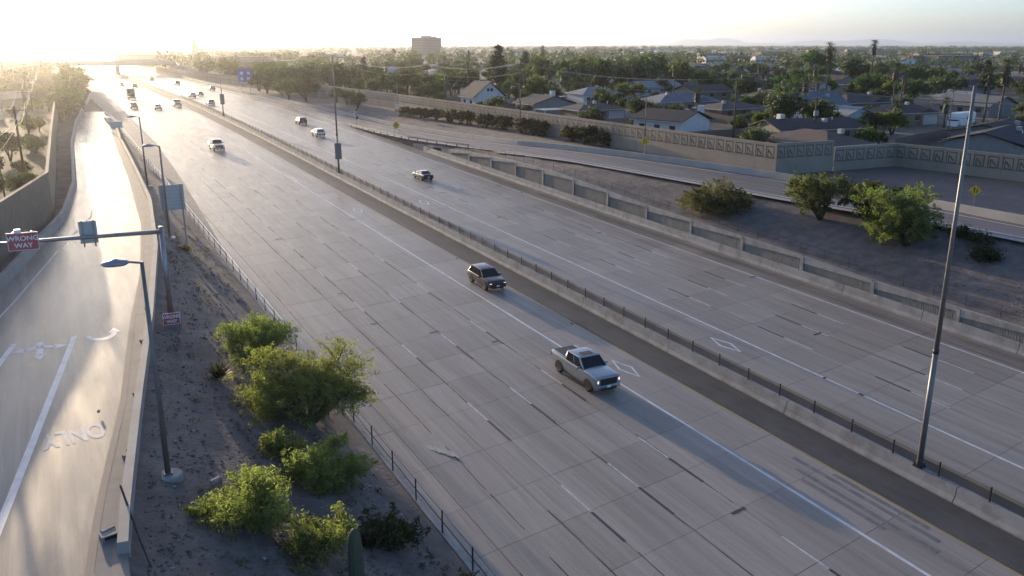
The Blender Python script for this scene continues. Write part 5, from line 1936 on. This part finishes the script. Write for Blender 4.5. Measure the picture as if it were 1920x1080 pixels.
house('white steep gabled house facing the freeway with two small upper windows', 109.5, 219, 10, 10.5, 'darkbrown', 'white', 'gable', PI / 2, 0.75, 3.0, win=2, vents=0, garage=False)
o = bpy.data.objects['house']
for xx in (-0.55, 0.55):
    MB().box(-4.53, xx, 4.9, 0.08, 0.75, 0.8).build('window', M['window'], o)
house('white house with pale blue grey roof and small cross gable on its lawn', 146, 217.5, 14.5, 10, 'paleblue', 'white', 'hip', 0, 0.34, 3.0, gable_front=True, win=4, garage=False)
house('wide house with blue roof and cross gable, a grey van parked in front', 147, 179, 20, 12, 'blue', 'tan', 'hip', -0.1, 0.34, 2.9, gable_front=True, win=5)
house('pale blue roofed house behind the white house', 188, 243, 19, 11, 'paleblue', 'blue', 'gable', 0, 0.36, 2.8, vents=1)
house('dark gabled house with white eaves just behind the frieze wall', 112.5, 190, 11, 12.5, 'black', 'grey', 'gable', PI / 2, 0.30, 2.7, chimney=(0.5, -0.7))
house('brown shingled house with a pale patio roof behind the wall', 113, 169, 14, 10, 'brown', 'tan', 'hip', 0, 0.28, 2.6, vents=3)
o = MB().box(0, 0, 0, 8, 5, 0.12).build('patio_roof', M['roof_paleblue'], None, (104.5, 172, G + 2.5))
tag(o, 'flat pale blue patio cover beside the brown shingled house', 'patio cover')
for sx in (-3.8, 3.8):
    for sy in (-2.3, 2.3):
        MB().box(sx, sy, -1.3, 0.12, 0.12, 2.55).build('post', M['fascia_white'], o)
house('dark brown gabled house with a tall white chimney behind the wall', 108.5, 134, 13, 10, 'darkbrown', 'white', 'gable', PI / 2 + 0.25, 0.34, 2.9, chimney=(-0.65, -0.95))
house('low tan brick house with brown roof beside the tall leaning utility pole', 144, 156, 15, 10, 'brown', 'brick', 'hip', 0, 0.26, 2.6)
house('big house with one broad slate blue roof slope behind the transformer pole', 157.5, 144, 15, 13, 'blue', 'blue', 'gable', -0.05, 0.55, 2.8, vents=1, garage=False)
house('pale blue garage house in front of the broad slate roof', 153, 130.5, 10, 8, 'paleblue', 'blue', 'gable', PI / 2, 0.36, 2.6, vents=1, win=1)
house('long brown roofed house with stacked gables right of the slate roof', 184.5, 154, 18, 11, 'brown', 'brick', 'hip', -0.05, 0.34, 2.9, gable_front=True)
house('dark brown roofed house with beige eaves and white chimney at the wall corner', 121.5, 111.5, 19, 9.5, 'darkbrown', 'olive', 'gable', -0.18, 0.30, 2.6, chimney=(-0.62, 0.15), vents=3, garage=False)
house('brown house with a small front gable between the palms', 168, 127.5, 14, 10, 'brown', 'olive', 'hip', -0.08, 0.36, 2.7, gable_front=True)
house('black roofed house at the right edge just behind the wall', 133, 83, 19, 12, 'black', 'grey', 'gable', 0.35, 0.26, 2.5, chimney=None, vents=2)
house('second black roofed house behind the one at the right edge', 147, 92, 17, 11, 'black', 'grey', 'gable', 0.3, 0.26, 2.5, vents=1)
house('grey house with bluish roof behind the parked motorhome', 205, 135, 17, 12, 'grey', 'grey', 'gable', PI / 2, 0.34, 2.8)
house('small white fronted house with a balcony block far behind the slate roof', 216, 197, 9, 7, 'black', 'white', 'gable', PI / 2, 0.4, 4.2, win=2)
HAND = [(109, 219, 13), (146, 217, 15), (147, 179, 17), (188, 243, 16), (112, 190, 13), (113, 169, 14), (108, 134, 13), (144, 156, 14), (157, 144, 15), (153, 130, 10), (184, 154, 15), (121, 111, 15), (168, 127, 13), (133, 83, 16), (147, 92, 15), (205, 135, 15), (216, 197, 10),
        (112, 250, 22), (118, 285, 26), (118, 320, 22), (185, 268, 26), (196, 285, 20), (170, 115, 8), (145, 277, 10), (100, 205, 12)]


def cam_uv(x, y, z=9.0):
    """rough place in the picture, 0..1 across, used only to skip what lies outside the view"""
    c, s = math.cos(R(28.5)), math.sin(R(28.5))
    r, h = x * c - y * s, x * s + y * c
    if h < 20:
        return None
    zc = h * 0.961 - (z - 24) * 0.2766
    return 0.5 + 1587 * r / zc / 1920, math.hypot(x, y)


LAND = [(109, 219, 'white steep gabled house'), (146, 217, 'white house with pale roof'), (147, 179, 'wide blue roofed house'), (112, 190, 'dark gabled house with white eaves'), (113, 169, 'brown house with patio'), (108, 134, 'house with tall white chimney'), (144, 156, 'tan brick house'), (157, 144, 'broad slate blue roof'), (184, 154, 'brown house with stacked gables'), (121, 111, 'dark house at the wall corner'), (168, 127, 'brown house between the palms'), (133, 83, 'black roofed house'), (205, 135, 'grey bluish house'), (170, 115, 'white motorhome'), (145, 277, 'tall broad pine'), (185, 268, 'mass of large dark trees'), (118, 300, 'grass park'), (216, 197, 'small white fronted house'), (188, 243, 'pale blue roofed house'), (105, 190, 'utility pole by the dark roofs')]


def whereabouts(x, y):
    """where a thing stands, by the nearest landmark as seen from the freeway side"""
    c, s = math.cos(R(28.5)), math.sin(R(28.5))
    best = min(LAND, key=lambda t: (t[0] - x) ** 2 + (t[1] - y) ** 2)
    dx, dy = x - best[0], y - best[1]
    r, h = dx * c - dy * s, dx * s + dy * c
    if math.hypot(dx, dy) > 95:
        u = cam_uv(x, y)[0]
        k = int(max(0, min(0.999, u)) * 8)
        spot = ('at the far left of the skyline', 'left of the office block', 'left of the office block near the spire', 'below the office block', 'behind the large dark tree mass', 'right of centre under the mountains', 'toward the right under the mountains', 'at the far right of the skyline')[k]
        return spot
    if abs(r) > abs(h):
        return ('right of the ' if r > 0 else 'left of the ') + best[2]
    return ('behind the ' if h > 0 else 'in front of the ') + best[2]


rh_ = random.Random(17)
HT = [(14, 10, 'brown', 'tan', 'hip', 0.30), (16, 10, 'grey', 'cream', 'gable', 0.32), (13, 10, 'tan', 'brick', 'hip', 0.28), (17, 11, 'darkbrown', 'olive', 'gable', 0.30), (15, 10, 'paleblue', 'white', 'hip', 0.30), (14, 11, 'black', 'grey', 'gable', 0.34), (16, 11, 'white', 'tan', 'flat', 0.0), (15, 10, 'terra', 'cream', 'hip', 0.32)]
HL = ['low house with brown hip roof', 'low house with grey gable roof', 'low brick house with tan roof', 'low house with dark brown gable roof', 'white house with pale hip roof', 'house with near black gable roof', 'flat white roofed house', 'cream house with terracotta roof']
spots = []
yy = -20
row = 0
HOUSES = []
for row in range(30):
    for colm in range(30):
        x = 104 + colm * 21 + rh_.uniform(-2.5, 2.5)
        y = -30 + row * 31 + (8 if colm % 2 else 0) + rh_.uniform(-3, 3)
        uv = cam_uv(x, y)
        if uv is None or not (-0.03 < uv[0] < 1.04) or uv[1] > 640 or uv[1] < 110:
            continue
        if x < 100 or (x < 130 and y < 92) or any((x - a) ** 2 + (y - b) ** 2 < (c + 9) ** 2 for a, b, c in HAND):
            continue
        if rh_.random() < 0.10:
            continue
        HOUSES.append((x, y, uv[1]))
HOUSES.sort(key=lambda t: t[2])
for i, (x, y, d) in enumerate(HOUSES[:230]):
    k = rh_.randrange(len(HT))
    L, W, rf, wl_, kd, pt = HT[k]
    house(('' if d < 330 else 'distant ') + HL[k] + ' ' + whereabouts(x, y), x, y, L, W, rf, wl_, kd, rh_.choice((0, PI / 2, PI, -PI / 2)) + rh_.uniform(-0.06, 0.06), pt, 2.8, group='houses of the neighbourhood', simple=d > 330)
# left side houses in the haze
for i in range(7):
    y = rh_.uniform(170, 520)
    x = rh_.uniform(-0.06 * y - 10, interp(LWALL, y) - 9)
    uv = cam_uv(x, y)
    if uv is None or uv[0] < -0.05:
        continue
    k = rh_.choice((0, 1, 6, 4))
    L, W, rf, wl_, kd, pt = HT[k]
    o = house('hazy low house behind the left sound wall', x, y, L, W, rf, wl_, kd, rh_.uniform(0, 3), pt, 2.8, group='houses behind the left wall', simple=True)
    o.location.z = ZL

# parked vehicles
def park(kind, label, x, y, rz, mat):
    nm = {'pickup': 'pickup_truck', 'suv': 'sport_utility_car', 'sedan': 'car', 'minivan': 'minivan'}[kind]
    return vehicle(kind, nm, label, nm.replace('_', ' ') if kind != 'suv' else 'SUV', (x, y, G + 0.03), rz, mat, False, False)


park('minivan', 'grey van parked in front of the wide blue roofed house', 148.5, 170.2, PI / 2, P_grey)
park('pickup', 'white pickup parked left of the white house', 130.5, 226, PI / 2 + 0.2, P_white)
park('suv', 'pale car parked by the hedge of the white house', 138.6, 224.5, PI / 2, P_white)
park('sedan', 'silver car parked right of the white house', 156.5, 212.6, PI / 2, P_silver)
park('suv', 'second silver car parked at the curb right of the white house', 162.5, 210.4, PI / 2, P_grey)
park('sedan', 'white car parked far back by the brown roofs', 195, 178, 0.4, P_white)
rv = thing('motorhome', 'white motorhome with cab over bunk parked among the palms', 'motorhome', (170.5, 114.6, G), PI / 2 + 0.15)
loft([(-3.6, 0.6, 3.1, 1.15), (-3.5, 0.5, 3.2, 1.18), (2.2, 0.5, 3.2, 1.18), (3.2, 1.7, 3.1, 1.15), (3.5, 1.9, 2.9, 1.0)], lower_prof).build('body', M['sign_white'], rv)
MB().box(0, 3.0, 1.05, 1.95, 2.0, 1.1).build('cab', M['sign_white'], rv)
MB().box(0, 3.3, 1.62, 1.7, 0.9, 0.4).build('windshield', M['glass'], rv)
for s in (-1, 1):
    MB().box(s * 1.17, -0.6, 2.1, 0.06, 1.4, 0.7).build('side_window', M['glass'], rv)
    for ay in (-2.0, 2.9):
        t = MB().lathe([(0.2, -0.13), (0.38, -0.13), (0.4, 0.0), (0.38, 0.13), (0.2, 0.13)], 14)
        MB().add([(z + s * 0.98, x + ay, y + 0.4) for x, y, z in t.v], t.f).build('wheel', M['rubber'], rv)

# streets, lawns and yard walls
st = strip('street', 124, 132, lambda y: G + 0.02, yrange(150, 700, 30), M['street'])
struct(st)
st2 = MB().quad((132, 195, G + 0.02), (420, 175, G + 0.02), (420, 183, G + 0.02), (132, 203, G + 0.02)).build('street', M['street'])
struct(st2)
st3 = MB().quad((128, 232, G + 0.025), (500, 232, G + 0.025), (500, 239, G + 0.025), (128, 239, G + 0.025)).build('street', M['street'])
struct(st3)
for nm, q in (('lawn', ((100, 238), (122, 236), (123, 268), (101, 270))), ('lawn', ((94, 280), (122, 276), (122, 420), (92, 420))), ('lawn', ((138, 203), (156, 201), (156, 211), (138, 212)))):
    struct(MB().quad(*[(x, y, G + 0.03) for x, y in q]).build(nm, M['grass']))
YW = [((92, 232), (122, 232)), ((98, 205), (120, 204)), ((97, 152), (121, 151)), ((100, 121), (119, 121)), ((133, 142), (133, 168)), ((126, 96), (152, 104)), ((152, 104), (178, 108)), ((134, 118), (147, 119))]
for (x0, y0), (x1, y1) in YW:
    o = MB().sweep([(x0, y0, G), (x1, y1, G)], [(0.1, -0.2), (0.1, 1.8), (-0.1, 1.8), (-0.1, -0.2)][::-1]).build('yard_wall', M['blockwall'])
    tag(o, 'brown block wall dividing the yards behind the sound wall', 'wall', 'yard walls behind the sound wall')

# ------------------------------------------------------------------ trees of the neighbourhood
hand = [(('pine', 0), 145, 277, 1.0, 'tall broad pine standing above the park, highest crown left of the white house'),
        (('tree', 0), 72, 266, 1.05, 'round dark tree between the ramp parapet and the wall, right one of the pair'),
        (('tree', 1), 68.5, 274, 0.85, 'round dark tree between the ramp parapet and the wall, left one of the pair'),
        (('olive', 0), 78.5, 256, 0.75, 'small olive tree beside the pair of round trees by the parapet'),
        (('olive', 1), 76.0, 229, 0.72, 'small pale tree at the start of the long hedge'),
        (('olive', 2), 77.5, 243, 0.6, 'small tree second from the start of the long hedge'),
        (('tree', 2), 112, 283, 1.1, None), (('tree', 3), 114, 322, 1.0, None), (('tree', 0), 123, 270, 1.1, None), (('tree', 1), 131, 272, 1.1, None), (('tree', 2), 118, 362, 1.05, None), (('tree', 0), 106, 300, 1.0, None), (('lime', 0), 121, 300, 1.2, None), (('tree', 3), 102, 340, 1.05, None),
        (('tree', 1), 184, 268, 1.55, 'one of the large dark trees massed behind the white house'), (('tree', 2), 194, 262, 1.45, 'one of the large dark trees massed behind the white house'), (('tree', 0), 170, 266, 1.5, 'one of the large dark trees massed behind the white house'), (('tree', 3), 204, 270, 1.4, 'one of the large dark trees massed behind the white house'), (('tree', 1), 176, 280, 1.5, 'one of the large dark trees massed behind the white house'),
        (('lime', 0), 172, 292, 1.9, 'tall yellow green tree at the back of the dark mass behind the white house'), (('lime', 1), 196, 296, 1.9, 'second tall yellow green tree at the back of the dark mass'),
        (('tree', 2), 233, 300, 1.6, None), (('tree', 3), 314, 285, 1.6, None), (('tree', 0), 308, 259, 1.6, None), (('lime', 1), 216, 262, 1.7, None),
        (('olive', 1), 133, 128, 1.25, 'broad olive tree in the yard left of the slate blue roof'), (('lime', 0), 129, 131, 0.55, 'small yellow green tree beside the broad olive tree'), (('tree', 1), 139, 125, 0.8, 'dark round tree against the slate blue roof'),
        (('lime', 1), 144, 111, 0.75, 'yellow green tree over the dark roof at the wall corner'), (('olive', 0), 140, 116, 0.5, None), (('olive', 2), 115, 153, 0.8, 'leafy tree just behind the frieze wall beside the lamp'), (('olive', 0), 118, 156, 0.75, None), (('olive', 1), 120, 146, 0.7, None),
        (('palm', 0), 172, 133, 1.05, None), (('palm', 1), 189, 143, 0.88, None), (('palm', 2), 167, 116, 0.85, 'short shaggy palm with a skirt of dead fronds by the lamp behind the wall'), (('palm', 0), 174, 112, 1.0, None), (('palm', 0), 161, 100.5, 1.15, None), (('palm', 1), 175, 104, 1.15, None), (('palm', 1), 192, 251, 1.0, None), (('palm', 0), 295, 240, 1.5, None), (('palm', 0), 213, 189, 1.4, None), (('palm', 1), 152, 254, 0.95, None), (('palm', 2), 146.5, 112.5, 0.9, 'short palm clump by the yellow green tree at the wall corner'), (('palm', 2), 147.8, 113.5, 0.75, None),
        (('olive', 2), 199, 159, 0.75, None), (('olive', 1), 151, 98, 0.5, 'small round tree behind the wall in front of the motorhome'), (('tree', 2), 202, 227, 1.0, None), (('cypress', 0), 330, 560, 1.6, None), (('cypress', 0), 250, 520, 1.3, None)]
for key, x, y, s, lab in hand:
    put_tree(key, x, y, s, lab or {'tree': 'broad dark tree', 'olive': 'olive tree', 'lime': 'yellow green tree', 'palm': 'fan palm', 'cypress': 'narrow cypress'}[key[0]] + (' tall' if s > 1.2 else '') .replace(' tall', '') + ' ' + whereabouts(x, y))
rt = random.Random(31)
keys = [('tree', i) for i in range(4)] * 3 + [('olive', i) for i in range(3)] * 3 + [('lime', i) for i in range(2)] * 2 + [('pine', 0)] + [('palm', i) for i in range(2)] * 2
cnt = 0
tries = 0
TP = []
HP = [(x, y) for x, y, d in HOUSES[:230]]
while cnt < 340 and tries < 60000:
    tries += 1
    d = 120 + 470 * rt.random() ** 0.8
    a = R(rt.uniform(-3, 62))
    x, y = d * math.sin(a), d * math.cos(a)
    if x < 92 or (x < 128 and y < 90) or (d < 260 and any((x - p) ** 2 + (y - q) ** 2 < (c + 2) ** 2 for p, q, c in HAND)):
        continue
    if any((x - p) ** 2 + (y - q) ** 2 < 64 for p, q in HP) or any((x - p) ** 2 + (y - q) ** 2 < (22 if d < 300 else 30) for p, q in TP):
        continue
    uv = cam_uv(x, y)
    if uv is None or not (-0.02 < uv[0] < 1.03):
        continue
    k = rt.choice(keys)
    if k[0] == 'pine' and rt.random() < 0.5:
        continue
    if NTREE.get(k[0], 0) > 280:
        continue
    if d < 200 and k[0] in ('tree', 'pine'):
        k = ('olive', rt.randrange(3))
    s = rt.uniform(0.5, 0.85) if d < 230 else rt.uniform(0.6, 1.05)
    if k[0] == 'palm':
        s = rt.uniform(0.65, 1.0)
    if k[0] == 'pine':
        s = rt.uniform(0.6, 0.85)
    adj = 'small ' if s < 0.68 else ('large ' if s > 0.92 else '')
    put_tree(k, x, y, s, ('distant ' if d > 380 else '') + adj + {'tree': 'dark broad green tree', 'olive': 'dusty olive tree', 'lime': 'yellow green tree', 'pine': 'dark pine', 'palm': 'slender fan palm', 'cypress': 'cypress'}[k[0]] + ' ' + whereabouts(x, y))
    TP.append((x, y))
    cnt += 1
# small garden trees close around the nearer houses
tries = 0
cnt = 0
while cnt < 95 and tries < 20000:
    tries += 1
    x, y = rt.uniform(99, 235), rt.uniform(84, 290)
    uv = cam_uv(x, y)
    if (x < 126 and y < 92) or uv is None or not (0.3 < uv[0] < 1.03):
        continue
    if any((x - p) ** 2 + (y - q) ** 2 < (c * 0.66) ** 2 for p, q, c in HAND[:17]) or any((x - p) ** 2 + (y - q) ** 2 < 70 for p, q in HP) or any((x - p) ** 2 + (y - q) ** 2 < 16 for p, q in TP):
        continue
    if 102 < x < 126 and 232 < y < 275:
        continue
    k = rt.choice([('olive', 0), ('olive', 1), ('olive', 2), ('tree', 0), ('tree', 2), ('lime', 0)])
    s = rt.uniform(0.32, 0.62)
    put_tree(k, x, y, s, 'small garden ' + {'tree': 'dark tree', 'olive': 'olive tree', 'lime': 'yellow green tree'}[k[0]] + ' ' + whereabouts(x, y), group='garden trees')
    TP.append((x, y))
    cnt += 1
# trees behind the left wall: a tall screen along it and scattered ones in the yards
for i in range(16):
    y = 236 + i * 11
    put_tree(('tree', i % 4), (interp(LWALL, y) + interp(LBAR, y)) / 2 + rt.uniform(-1, 1), y, rt.uniform(0.75, 0.95) if i < 4 else rt.uniform(0.95, 1.25), 'tall tree of the screen along the left sound wall', group='trees along the left wall')
for i in range(120):
    y = rt.uniform(112, 620)
    x = rt.uniform(-0.062 * y - 4, interp(LWALL, y) - 3)
    uv = cam_uv(x, y)
    if uv is None or uv[0] < -0.04:
        continue
    k = rt.choice([('olive', 0), ('olive', 1), ('tree', 1), ('lime', 0), ('palm', 0)])
    put_tree(k, x, y, rt.uniform(0.3, 0.6) if y < 300 else rt.uniform(0.5, 0.9), ('hazy tree close behind the left sound wall' if y < 240 else 'hazy tree far back in the yards behind the left sound wall') if k[0] != 'palm' else 'hazy palm behind the left sound wall', group='trees behind the left wall')
# trees flanking the freeway near and beyond the bridge
for x, y, s in ((72, 296, 0.8), (76, 306, 1.0), (71, 314, 0.9), (77, 322, 1.1), (72, 331, 1.0), (80, 334, 1.1), (86, 322, 1.1), (92, 335, 1.1), (84, 340, 1.2), (98, 322, 1.1), (104, 338, 1.1), (84, 372, 1.1), (92, 384, 1.2), (90, 352, 0.9), (88, 400, 1.2), (78, 410, 1.0), (82, 440, 1.1), (98, 430, 1.2), (76, 470, 1.1), (100, 360, 1.1), (110, 378, 1.2), (80, 500, 1.2), (95, 520, 1.2), (-2, 470, 1.2), (0, 500, 1.2), (4, 530, 1.2), (-6, 430, 1.2), (-10, 400, 1.2)):
    put_tree(('tree', int(s * 10) % 4), x, y, s, ('dark tree right of the freeway beyond the blue sign' if x > 60 else 'dark tree left of the freeway in the far glare'), group='trees near the far bridge')

# ------------------------------------------------------------------ the far sea of trees, buildings and the mountains
def far_wood():
    r = np.random.default_rng(5)
    n = 4300
    d = 560 * (5200 / 560) ** (r.random(n) ** 0.85)
    a = np.radians(r.uniform(-16, 63, n))
    x, y = d * np.sin(a), d * np.cos(a)
    ok = ~((x > 5) & (x < 72) & (y < 1100))
    x, y, d = x[ok], y[ok], d[ok]
    n = len(x)
    h = r.uniform(5, 11.0, n) * np.where(r.random(n) < 0.06, 1.35, 1.0)
    w = h * r.uniform(0.45, 0.75, n) * np.clip(d / 1500, 0.9, 2.2)
    k = 46
    dd = r.normal(size=(n, k, 3))
    dd /= np.linalg.norm(dd, axis=2)[:, :, None]
    rad = r.random((n, k, 1)) ** 0.4
    c = np.stack([x, y, road_z(480) + h * 0.58 - 0.4], axis=1)[:, None, :] + dd * rad * np.stack([w, w, h * 0.42], axis=1)[:, None, :]
    c = c.reshape(-1, 3)
    sz = np.repeat(h * 0.14 * np.clip(d / 1500, 1, 2.0), k)
    v, f = leaf_quads(c, 1.0, 1.3, 0.0, 77)
    v = v.reshape(-1, 4, 3)
    v = c[:, None, :] + (v - c[:, None, :]) * sz[:, None, None]
    return v.reshape(-1, 3), f


v, f = far_wood()
L_far = leaf_mat('far_leaves', (0.052, 0.068, 0.026), 0.55, 0.3, 0.03, rnd=0)
o = link('far_trees', np_mesh('far_trees', v, f, L_far))
stuff(o, 'unbroken mass of distant trees reaching the horizon', 'trees')

M['office'] = pm('office_concrete', (0.13, 0.125, 0.12), 0.9, 0.1, 0.2)
M['far_glass'] = pm('far_glass', (0.07, 0.075, 0.085), 0.3, 0.2)
ob = thing('office_building', 'grey office block rising above the distant trees on the skyline', 'building', (520, 1223, 6.5), 0.5)
MB().prism([(-23, -11), (13, -13), (25, -7), (25, 10), (-23, 12)], 27).build('wall', M['office'], ob)

for k in range(6):
    fl = MB().prism([(-23.3, -11.3), (13.1, -13.4), (25.4, -7.1), (25.4, 10.3), (-23.3, 12.3)], 1.7, 3.2 + 3.8 * k).build('window_band', M['far_glass'], ob)
MB().box(-6, -2, 28.5, 14, 9, 3).build('plant_room', M['hw_grey'], ob)
MB().box(12, 0, 28, 10, 8, 2).build('plant_room', M['hw_tan'], ob)
sp = thing('church_tower', 'pointed church spire on the hazy skyline left of centre', 'tower', (172, 1130, 6.5))
MB().box(0, 0, 7, 7, 7, 14).build('tower', M['hw_tan'], sp)
MB().lathe([(4.6, 0), (0.1, 11)], 4, 0, 0, 14).build('spire', M['roof_darkbrown'], sp)
rb2 = random.Random(41)
BL = ['low pale commercial building', 'long tan apartment block', 'white boxy building']
for i in range(46):
    d = rb2.uniform(620, 1700)
    a = R(rb2.uniform(4, 60))
    x, y = d * math.sin(a), d * math.cos(a)
    k = i % 3
    L, W, h = ((30, 18, 6), (42, 14, 8.5), (18, 14, 7))[k]
    o = thing('commercial_building', BL[k] + ' ' + whereabouts(x, y), 'building', (x, y, 6.6), rb2.uniform(-0.6, 0.1), 'distant buildings among the trees')
    key = ('far', k)
    if key not in HCACHE:
        m1 = MB().box(0, 0, h / 2, L, W, h).mesh('wall', M['hw_' + ('cream', 'tan', 'white')[k]])
        m2 = MB().box(0, 0, h + 0.3, L + 0.6, W + 0.6, 0.6).mesh('roof', M['roof_white' if k != 1 else 'roof_tan'])
        m3 = MB().box(0, -W / 2 - 0.05, h * 0.55, L * 0.86, 0.2, 1.3).mesh('window_band', M['far_glass'])
        HCACHE[key] = (m1, m2, m3)
    for nm, me in zip(('wall', 'roof', 'window_band'), HCACHE[key]):
        link(nm, me, o)

M['mountain'] = pm('mountain_rock', (0.16, 0.13, 0.12), 0.95, 0.2, 0.002)


def mountain(label, az0, az1, dist, hmax, seed):
    r = np.random.default_rng(seed)
    n = 60
    az = np.radians(np.linspace(az0, az1, n))
    t = np.linspace(0, 1, n)
    h = hmax * np.sin(PI * t) ** 0.6 * (0.62 + 0.22 * np.sin(9 * t + seed) + 0.16 * np.sin(23 * t + 2 * seed)) + r.normal(size=n) * hmax * 0.03
    vs, fs = [], []
    for k, (dd, f) in enumerate(((-700, 0), (-280, 0.45), (0, 1.0), (350, 0.5), (900, 0))):
        for i in range(n):
            D = dist + dd
            vs.append((D * math.sin(az[i]), D * math.cos(az[i]), 4 + max(0, h[i]) * f))
    for k in range(4):
        for i in range(n - 1):
            fs.append((k * n + i, k * n + i + 1, (k + 1) * n + i + 1, (k + 1) * n + i))
    o = MB().add(vs, fs).build('hills', M['mountain'])
    return struct(o)


mountain('a', 36, 46, 19000, 165, 3)
mountain('b', 44, 60, 19600, 150, 5)

# gravel and stones on the dirt beside the ramp and on the bank
def scatter_rocks(n, region, smin, smax, mat, seed, name, label):
    r = np.random.default_rng(seed)
    base = np.array([(1, 0, 0), (-1, 0, 0), (0, 1, 0), (0, -1, 0), (0, 0, 1), (0, 0, -1)], float)
    tri = np.array([(0, 2, 4), (2, 1, 4), (1, 3, 4), (3, 0, 4), (2, 0, 5), (1, 2, 5), (3, 1, 5), (0, 3, 5)])
    V, F = [], []
    k = 0
    while k < n:
        x = r.uniform(region[0], region[1])
        y = r.uniform(region[2], region[3]) if r.random() < 0.4 else region[2] + (region[3] - region[2]) * r.random() ** 2
        if region[4] == 'L':
            if not (interp(PARA, y) + 0.3 < x < 13.0):
                continue
        else:
            if not (WALLX + 0.6 < x < interp(RIN, y) - 1.3):
                continue
        s = smin + (smax - smin) * r.random() ** 3
        p = base * (s * r.uniform(0.6, 1.3, 3)) * np.array([1, 1, 0.6]) + r.normal(size=(6, 3)) * s * 0.15
        V.append(p + np.array([x, y, height(x, y) + s * 0.1]))
        F.append(tri + 6 * k)
        k += 1
    o = link(name, np_mesh(name, np.concatenate(V), np.concatenate(F), mat))
    return stuff(o, label, 'gravel')


def scatter_tufts(n):
    r = np.random.default_rng(9)
    C = []
    while len(C) < n:
        y = 27 + 75 * r.random() ** 1.4
        x = r.uniform(interp(PARA, y) + 0.4, 13.2)
        C.append((x, y, height(x, y), r.uniform(0.08, 0.22)))
    P, Sz = [], []
    for x, y, z, s in C:
        k = 26
        p = r.normal(size=(k, 3)) * np.array([s, s, s * 0.6]) + np.array([x, y, z + s * 0.6])
        P.append(p)
    v, f = leaf_quads(np.concatenate(P), 0.05, 4.0, -0.8, 5)
    o = link('dry_weeds', np_mesh('dry_weeds', v, f, L_brown))
    return stuff(o, 'dry weeds dotted over the dirt slope beside the exit ramp', 'weeds')


scatter_rocks(7000, (0, 13.5, 26, 95, 'L'), 0.03, 0.13, M['rock'], 1, 'gravel', 'loose brown gravel over the dirt slope beside the exit ramp')
scatter_rocks(260, (0, 13.5, 26, 70, 'L'), 0.04, 0.12, M['rock_pale'], 2, 'pale_stones', 'pale stones strewn over the dirt slope beside the exit ramp')
scatter_tufts(150)
scatter_rocks(1800, (64, 76, 26, 100, 'R'), 0.03, 0.11, M['rock'], 3, 'bank_gravel', 'loose gravel on the bank above the retaining wall')

# ------------------------------------------------------------------ haze
HAZE = True
if HAZE:
    hm = bpy.data.materials.new('haze')
    hm.use_nodes = True
    n_, l_ = nodes_of(hm)
    n_.remove(n_['Principled BSDF'])
    pv = n_.new('ShaderNodeVolumePrincipled')
    pv.inputs['Color'].default_value = (0.97, 0.97, 0.98, 1)
    pv.inputs['Density'].default_value = 0.00010
    pv.inputs['Anisotropy'].default_value = 0.88
    l_.new(pv.outputs[0], n_['Material Output'].inputs['Volume'])
    hz = MB().hexa([(-26000, -700, -4), (26000, -700, -4), (26000, 26000, -4), (-26000, 26000, -4), (-26000, -700, 190), (26000, -700, 190), (26000, 26000, 190), (-26000, 26000, 190)]).build('haze', hm)
    hz['kind'] = 'stuff'
    hz['label'] = 'thin morning haze over the whole place'
